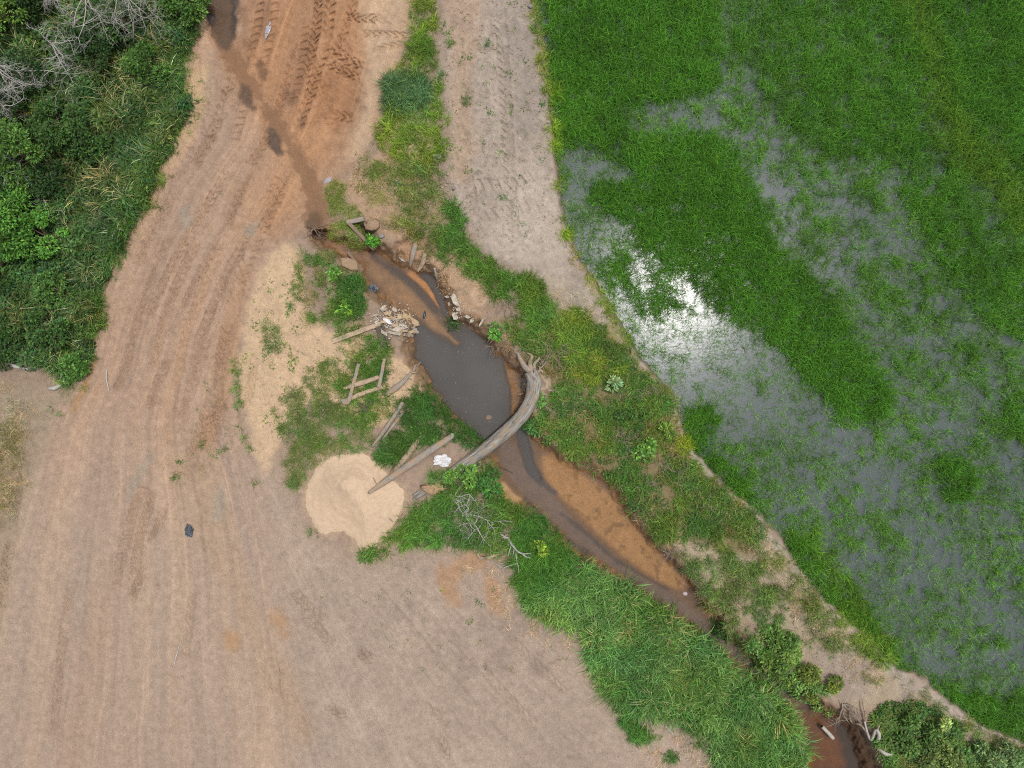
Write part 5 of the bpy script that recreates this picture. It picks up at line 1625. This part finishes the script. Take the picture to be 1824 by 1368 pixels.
# small weeds on open soil
for k_, (P_, d_) in enumerate((([(785, -60), (940, -60), (985, 260), (1000, 420), (860, 440), (800, 330)], 2.2), ([(470, 1000), (640, 1010), (800, 980), (960, 1100), (900, 1250), (700, 1200), (560, 1060)], .8), ([(240, 380), (300, 250), (330, 210), (250, 400), (150, 640), (120, 690), (175, 540)], 3.5),
                                ([(340, 700), (420, 650), (440, 820), (330, 860)], 3.0), ([(600, 270), (690, 230), (700, 330), (640, 390), (600, 340)], 5.0), ([(1400, 1020), (1500, 1100), (1580, 1190), (1480, 1230), (1400, 1120)], 2.5), ([(300, 60), (345, 90), (335, 240), (305, 260)], 6.0))):
    G('weed', P_, d_, (100, 128, 62), (.35, .9), 8, 8, .45, 80 + k_)
    G('lawn', P_, d_ * 3, (118, 132, 74), (.6, 1.3), 8, 8, .62, 90 + k_)
for k_, (u, v, r) in enumerate(((915, 190, 6), (908, 202, 4), (800, 80, 8), (797, 60, 5), (868, 78, 6), (835, 300, 6), (826, 180, 6), (860, 250, 4), (955, 55, 7), (965, 190, 5), (895, 350, 3), (850, 1072, 6), (783, 1095, 3), (836, 1108, 4), (555, 950, 8), (528, 935, 4), (940, 1075, 5),
                                (220, 462, 6), (222, 452, 4), (205, 500, 5), (90, 733, 5), (107, 738, 6), (362, 790, 6), (384, 808, 7), (405, 800, 5), (295, 838, 3), (312, 850, 6), (322, 825, 5), (392, 87, 5), (360, 145, 5), (745, 770, 3), (395, 345, 2))):
    G('weed' if k_ % 2 else 'grass', [(u - r, v - r), (u + r, v - r), (u + r, v + r), (u - r, v + r)], 90, (92, 124, 62), (.3, .7), 3, 3, 0, 100 + k_)
# forest undergrowth and the dry corner
FV = [(-400, -400), (335, -400), (350, -10), (360, 30), (330, 80), (310, 130), (328, 180), (332, 212), (306, 242), (288, 292), (264, 342), (246, 392), (232, 420), (208, 450), (192, 492), (172, 540), (176, 572), (158, 602), (156, 640), (130, 690), (100, 670), (84, 650), (20, 636), (-400, 600)]
G('tall', FV[2:-3] + [(150, 620), (130, 480), (170, 330), (180, 150), (200, 60), (220, -400)], 30, (86, 108, 56), (.4, .85), 6, 8, .32, 140, var=.2, warm=.16)
FE = [(330, 0), (375, 20), (345, 90), (335, 130), (350, 190), (345, 225), (322, 252), (300, 310), (275, 360), (258, 405), (240, 435), (215, 465), (205, 500), (185, 550), (188, 580), (170, 615), (165, 660), (140, 705), (100, 690), (130, 600), (180, 480), (240, 360), (290, 240), (300, 120)]
G('grass', FE, 38, (106, 136, 62), (.5, 1.0), 10, 16, .52, 191)
G('lawn', FE, 40, (132, 142, 78), (.8, 1.5), 10, 16, .5, 192)
G('tall', FV, 11, (168, 166, 118), (.5, .9), 8, 8, .5, 141, var=.2, warm=.1)
G('leafy', FV, 44, (66, 94, 44), (.6, 1.6), 6, 8, .38, 142, var=.28, warm=.12)
G('leafy', [(-160, -160), (200, -160), (180, 100), (140, 300), (120, 480), (-160, 520)], 26, (68, 102, 44), (1.0, 1.8), 10, 10, .5, 172, var=.25)
G('grass', FV, 30, (80, 106, 50), (.7, 1.3), 5, 8, .40, 143, var=.2)
G('grass', [(300, 20), (360, 10), (340, 70), (312, 110), (330, 190), (300, 240), (270, 330), (220, 430), (180, 500), (170, 640), (130, 690), (100, 640), (140, 560), (200, 430), (250, 300), (290, 150)], 70, (98, 138, 54), (.6, 1.1), 8, 8, .3, 144)
G('straw', [(-160, 660), (60, 690), (70, 780), (45, 860), (30, 920), (-10, 1010), (-160, 1150)], 30, (172, 156, 122), (.7, 1.3), 10, 10, .45, 145)
G('lawn', [(-160, 720), (50, 730), (50, 860), (10, 960), (-160, 1000)], 50, (128, 128, 72), (.8, 1.5), 10, 10, .45, 146)
G('straw', [(350, 140), (372, 130), (360, 250), (290, 330), (240, 420), (230, 400), (310, 260)], 14, (190, 160, 120), (.5, 1.0), 10, 8, .5, 147)
# straw litter over levee and banks
G('straw', [(600, 290), (700, 240), (780, 330), (860, 470), (900, 560), (800, 540), (700, 430)], 34, (176, 156, 128), (.6, 1.2), 10, 10, .45, 148)
G('straw', [(940, 490), (1060, 540), (1100, 620), (1000, 580), (960, 540)], 34, (170, 158, 138), (.7, 1.3), 10, 10, .4, 149)
G('straw', [(870, 560), (930, 620), (990, 700), (980, 780), (930, 640), (880, 610)], 60, (168, 146, 116), (.7, 1.3), 8, 8, .35, 150)


# --- instancing
def inst_object(kind, name, label, cat):
    c_, nv = STOCK[kind]
    u = np.concatenate([a[0] for a in SC_PTS[kind]])
    v = np.concatenate([a[1] for a in SC_PTS[kind]])
    cc = np.concatenate([a[2] for a in SC_PTS[kind]])
    sc_ = np.concatenate([a[3] for a in SC_PTS[kind]])
    n = len(u)
    rg_ = np.random.default_rng(len(kind) * 31 + n)
    z = np.where(samp(PAD, u, v) > .5, np.maximum(samp(h, u, v), PWL - .05), samp(h, u, v)) - .01
    x, y, z = W(u, v, z)
    me_ = bpy.data.meshes.new(name)
    me_.vertices.add(n)
    me_.vertices.foreach_set('co', np.stack([x, y, z], -1).astype(np.float32).ravel())
    set_attr(me_, 'tint', 'FLOAT_COLOR', np.c_[np.clip(cc, 0.003, 1), np.ones(n)])
    set_attr(me_, 'size', 'FLOAT', sc_)
    set_attr(me_, 'turn', 'FLOAT_VECTOR', np.stack([rg_.normal(0, .10, n), rg_.normal(0, .10, n), rg_.uniform(0, 6.283, n)], -1))
    set_attr(me_, 'pick', 'INT', rg_.integers(0, nv, n))
    o_ = bpy.data.objects.new(name, me_)
    COL.objects.link(o_)
    ng = bpy.data.node_groups.new('strew_' + kind, 'GeometryNodeTree')
    ng.interface.new_socket('Geometry', in_out='INPUT', socket_type='NodeSocketGeometry')
    ng.interface.new_socket('Geometry', in_out='OUTPUT', socket_type='NodeSocketGeometry')
    N = ng.nodes.new
    gi, go = N('NodeGroupInput'), N('NodeGroupOutput')
    ip = N('GeometryNodeInstanceOnPoints')
    ci = N('GeometryNodeCollectionInfo')
    ci.inputs['Collection'].default_value = c_
    ci.inputs['Separate Children'].default_value = True
    ci.inputs['Reset Children'].default_value = True

    def na(nm, t_):
        q = N('GeometryNodeInputNamedAttribute')
        q.data_type = t_
        q.inputs['Name'].default_value = nm
        return q.outputs['Attribute']
    Lk = ng.links.new
    Lk(gi.outputs[0], ip.inputs['Points'])
    Lk(ci.outputs[0], ip.inputs['Instance'])
    ip.inputs['Pick Instance'].default_value = True
    Lk(na('pick', 'INT'), ip.inputs['Instance Index'])
    er = N('FunctionNodeEulerToRotation')
    Lk(na('turn', 'FLOAT_VECTOR'), er.inputs[0])
    Lk(er.outputs[0], ip.inputs['Rotation'])
    Lk(na('size', 'FLOAT'), ip.inputs['Scale'])
    Lk(ip.outputs[0], go.inputs[0])
    md = o_.modifiers.new('strew', 'NODES')
    md.node_group = ng
    return tag(o_, label, cat, kind='stuff')


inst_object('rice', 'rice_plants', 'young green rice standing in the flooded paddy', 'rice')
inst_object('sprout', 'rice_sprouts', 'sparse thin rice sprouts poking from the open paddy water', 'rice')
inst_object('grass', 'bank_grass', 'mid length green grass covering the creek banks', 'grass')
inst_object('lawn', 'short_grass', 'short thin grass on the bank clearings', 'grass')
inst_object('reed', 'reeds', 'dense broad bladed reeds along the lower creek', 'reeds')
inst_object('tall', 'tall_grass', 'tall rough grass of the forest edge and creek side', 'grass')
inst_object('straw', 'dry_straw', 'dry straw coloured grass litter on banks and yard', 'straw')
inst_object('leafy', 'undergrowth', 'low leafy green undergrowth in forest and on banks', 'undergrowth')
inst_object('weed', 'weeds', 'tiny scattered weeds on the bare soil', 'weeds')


# ---------------------------------------------------------------- shrubs (things)
def shrub(name, label, cat, u, v, R_, H_, n, c, seed, size=.16, clumps=9, asp=.5, group=None, zb=0.0, var=.22):
    rg_ = np.random.default_rng(seed)
    b = gp(u, v)
    t_ = thing(name, label, cat, tuple(b), group)
    m1 = MB()
    cen = []
    for k_ in range(clumps):
        a = rg_.uniform(0, 6.28)
        r = R_ * math.sqrt(rg_.uniform(0, 1)) * 1.0
        cz = H_ * (1 - .55 * (r / R_) ** 2) * rg_.uniform(.75, 1.05)
        cen.append((math.cos(a) * r, math.sin(a) * r, cz, R_ * rg_.uniform(.16, .46)))
        e = b + np.array((cen[-1][0], cen[-1][1], cz * .9))
        m1.tube(crom([b - np.array((0, 0, .05)), b + np.array((cen[-1][0] * .3, cen[-1][1] * .3, cz * .5)) + rg_.normal(0, .04, 3), e], 2), [.035 * R_ + .012, .02 * R_ + .008, .006], 5, .08, seed + k_)
    m1.build('trunk', M['wbrown'], t_, True)
    k_ = rg_.integers(0, clumps, n)
    C_ = np.array(cen)[k_]
    d = rg_.normal(0, 1, (n, 3))
    d[:, 2] = np.abs(d[:, 2]) * .9 - .25
    d /= np.linalg.norm(d, axis=1)[:, None]
    rad = rg_.uniform(.35, 1.0, n) ** .6
    pos = C_[:, :3] + d * (C_[:, 3] * rad)[:, None]
    pos[:, 2] = np.maximum(pos[:, 2], .05)
    ax = d * np.array((1, 1, .25)) + rg_.normal(0, .45, (n, 3)) * np.array((1, 1, .6))
    ax /= np.linalg.norm(ax, axis=1)[:, None]
    s_ = np.cross(ax, np.array((0, 0, 1.0)) + rg_.normal(0, .35, (n, 3)))
    s_ /= np.linalg.norm(s_, axis=1)[:, None] + 1e-9
    u_ = np.cross(s_, ax)
    L_ = size * rg_.uniform(.6, 1.2, n)
    tm = ((0, 0, 0), (.45, -asp / 2, .06), (1, 0, -.06), (.45, asp / 2, .06))
    VV_ = np.stack([pos + ax * (a * L_)[:, None] + s_ * (bb * L_)[:, None] + u_ * (e * L_)[:, None] for a, bb, e in tm], 1)
    Vf = VV_.reshape(-1, 3)
    Ff = np.arange(4 * n).reshape(n, 4)
    me_ = fast_mesh('crown', Vf, Ff, False)
    cb = rg_.uniform(.75, 1.3, clumps)[k_] * np.clip(1 + var * rg_.normal(0, 1, n), .4, 1.8)
    cc = A(*c)[None] * cb[:, None] * 1.18
    wm = .1 * rg_.normal(0, 1, n)
    cc = cc * np.stack([1 + wm * 1.4, 1 + wm * .2, 1 - wm], -1)
    set_attr(me_, 'tint', 'FLOAT_COLOR', np.repeat(np.c_[np.clip(cc, .003, 1), np.ones(n)], 4, 0))
    set_attr(me_, 't', 'FLOAT', np.tile([0, .5, 1, .5], n))
    set_attr(me_, 'blade', 'FLOAT', np.repeat(rg_.uniform(0, 1, n), 4))
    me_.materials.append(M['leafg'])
    o_ = bpy.data.objects.new('crown', me_)
    COL.objects.link(o_)
    o_.parent = t_
    return t_


YG, MG, DG, BG = (92, 130, 54), (70, 104, 46), (54, 84, 38), (120, 166, 72)
SH = [('lime green tree at the top left corner of the forest', 20, 30, 1.5, 2.2, 2600, (116, 150, 60)), ('dark green tree along the top edge between the bare trees', 75, 12, 1.0, 1.7, 1600, DG), ('bright shrub at the forest top beside the silt puddle', 338, 12, .9, 1.1, 1500, YG),
      ('bright green tree with light crown in the middle of the left edge', 62, 285, 1.15, 2.0, 2400, YG), ('yellow green bush just below the light crowned tree', 52, 335, .7, 1.2, 1100, YG), ('large bright tree at the left edge above the grass corner', 45, 405, 1.3, 1.9, 2800, (96, 146, 56)),
      ('rounded bright bush right of the large left edge tree', 92, 425, .95, 1.5, 1800, (92, 142, 54)), ('green bush at the left edge under the pale dead stem', 12, 345, .9, 1.4, 1400, MG), ('mid green bush in the forest middle below the dark gap', 120, 235, 1.0, 1.3, 1700, MG),
      ('dark green bush left of the forest middle', 40, 205, 1.0, 1.4, 1500, DG), ('dark bush beside the crooked limbed dead tree', 50, 150, .9, 1.1, 1100, DG), ('mid green bush above the tall grass slope', 165, 260, .8, 1.1, 1200, MG),
      ('dark bush in the lower forest by the brush pile', 100, 330, .8, 1.0, 1100, DG), ('small green bush near the forest corner close to the road', 95, 580, .8, .9, 1200, MG), ('green bush at the left edge of the lower forest', 8, 480, .9, 1.2, 1300, MG),
      ('low green bush in the lower forest centre', 110, 520, .8, .8, 1100, (88, 128, 56)), ('dark green bush at the lowest left forest edge', 15, 610, .9, .8, 1100, MG), ('leafy corner bush at the tip of the forest by the road', 132, 652, .62, .5, 800, (86, 126, 54)),
      ('green bush at the forest top among the bare trees', 230, 45, 1.0, 1.2, 1500, MG), ('dark leafy bush near the forest top centre', 180, 100, .9, 1.0, 1200, DG), ('mid green bush in the upper forest slope', 270, 120, .8, .9, 1100, (88, 128, 52))]
for k_, (lb, u, v, R_, H_, n, c) in enumerate(SH):
    tree = H_ > 1.6
    shrub('leafy_tree' if tree else 'forest_bush', lb, 'tree' if tree else 'bush', u, v, R_, H_, int(n * 1.5), c, 500 + k_, .15, 18 if tree else 14, group=None)
BSH = [('pale green broad leaved plant on the bank near the paddy', 1095, 685, .38, .45, 90, (150, 178, 118), .22, .5), ('star leaved green plant pressed against the fallen trunk', 948, 758, .48, .4, 260, (92, 138, 72), .3, .3), ('lime leaved plant right of the root plate', 965, 712, .22, .3, 70, (122, 170, 80), .22, .4),
       ('bright lime bush in the right bank beside the dry bush', 1152, 800, .5, .4, 260, (120, 166, 72), .2, .5), ('green broad leaved bush between the bright lime bush and the creek', 1125, 740, .55, .4, 320, MG, .18, .5), ('bright shrub growing over the end of the fallen trunk', 822, 850, .62, .6, 800, BG, .14, .5),
       ('glossy bush hanging over the creek next to the shrub on the trunk', 868, 855, .55, .5, 420, (84, 134, 60), .2, .35), ('lime herb in grass left of the stream', 600, 487, .35, .3, 150, (112, 160, 66), .16, .5), ('star shaped lime herb above the rubble', 617, 552, .26, .25, 60, (126, 172, 60), .26, .25),
       ('bright herb inside the timber frame corner', 667, 432, .3, .35, 200, (96, 156, 50), .16, .45), ('dark bush on the bank above the sunken creek', 1395, 1150, .85, .55, 900, (104, 138, 62), .16, .4), ('olive bush next to the dark bush over the sunken creek', 1450, 1210, .85, .55, 900, (128, 146, 62), .16, .4),
       ('small dark bush at the narrow creek bend', 1288, 1122, .4, .4, 260, DG, .18, .5), ('round dark bush at the bottom right of the creek', 1625, 1290, .95, .7, 1200, (98, 132, 62), .16, .5), ('pale leaved sapling near the bottom edge by the paddy path', 1662, 1276, .32, .9, 90, (168, 190, 110), .24, .35),
       ('broad olive bush at the bottom edge', 1660, 1345, .95, .6, 1100, (116, 136, 72), .15, .5), ('pale green bush in the bottom right corner', 1765, 1345, .9, .8, 1200, (122, 150, 92), .15, .5), ('leafy weed by the pool corner below the plaster scraps', 886, 588, .3, .4, 110, (108, 160, 66), .22, .35),
       ('green tuft hanging into the water beside the plaster block', 808, 574, .26, .3, 120, (74, 110, 56), .3, .12), ('yellow herb in the tall grass by the yard', 960, 975, .3, .75, 110, (136, 168, 56), .18, .5), ('round yellow green bush beside the creek head in grass', 1180, 770, .4, .35, 200, (126, 156, 62), .16, .5)]
for k_, (lb, u, v, R_, H_, n, c, size, asp) in enumerate(BSH):
    shrub('bank_shrub' if n > 300 else 'herb', lb, 'shrub' if n > 300 else 'plant', u, v, R_, H_, int(n * 1.3), c, 600 + k_, size, 6, asp)

# ---------------------------------------------------------------- loose clods (stuff)
def clods(name, label, areas, mt, seed):
    rg_ = np.random.default_rng(seed)
    m1 = MB()
    for P_, n, r0, r1 in areas:
        P_ = np.asarray(P_, float)
        k_ = 0
        while k_ < n:
            u, v = rg_.uniform(P_[:, 0].min(), P_[:, 0].max()), rg_.uniform(P_[:, 1].min(), P_[:, 1].max())
            if poly_sd(P_, np.array([[u]], np.float32), np.array([[v]], np.float32))[0, 0] > 0:
                continue
            r = r0 * (r1 / r0) ** (rg_.uniform(0, 1) ** 2)
            m1.chunk(gp(u, v, r * .25), r, r * rg_.uniform(.6, 1), r * .5, int(rg_.integers(1e6)), rg_.uniform(0, 6), n=5, jag=.3)
            k_ += 1
    return tag(m1.build(name, M[mt]), label, 'clods', kind='stuff')


M['clod'] = plain_material('dry_soil_clod', A(160, 140, 122), A(196, 174, 150), .95)
clods('soil_clods', 'loose dry clods and pebbles on levee, road and yard', [
    ([(785, -60), (945, -60), (985, 260), (1010, 440), (880, 470), (800, 330)], 900, .015, .06), ([(780, 270), (810, 330), (815, 370), (785, 360), (772, 300)], 90, .03, .09), ([(0, 900), (300, 500), (450, 800), (560, 1368), (-60, 1368)], 500, .012, .035),
    ([(560, 1000), (900, 1010), (1100, 1260), (1250, 1368), (560, 1368)], 500, .012, .04), ([(1400, 1060), (1500, 1110), (1580, 1200), (1560, 1240), (1470, 1230), (1420, 1150)], 200, .015, .06), ([(440, 520), (520, 440), (560, 600), (720, 640), (740, 700), (520, 780), (450, 780)], 400, .015, .06),
    ([(640, 300), (740, 290), (780, 420), (700, 430), (640, 390)], 200, .015, .07)], 'clod', 3)
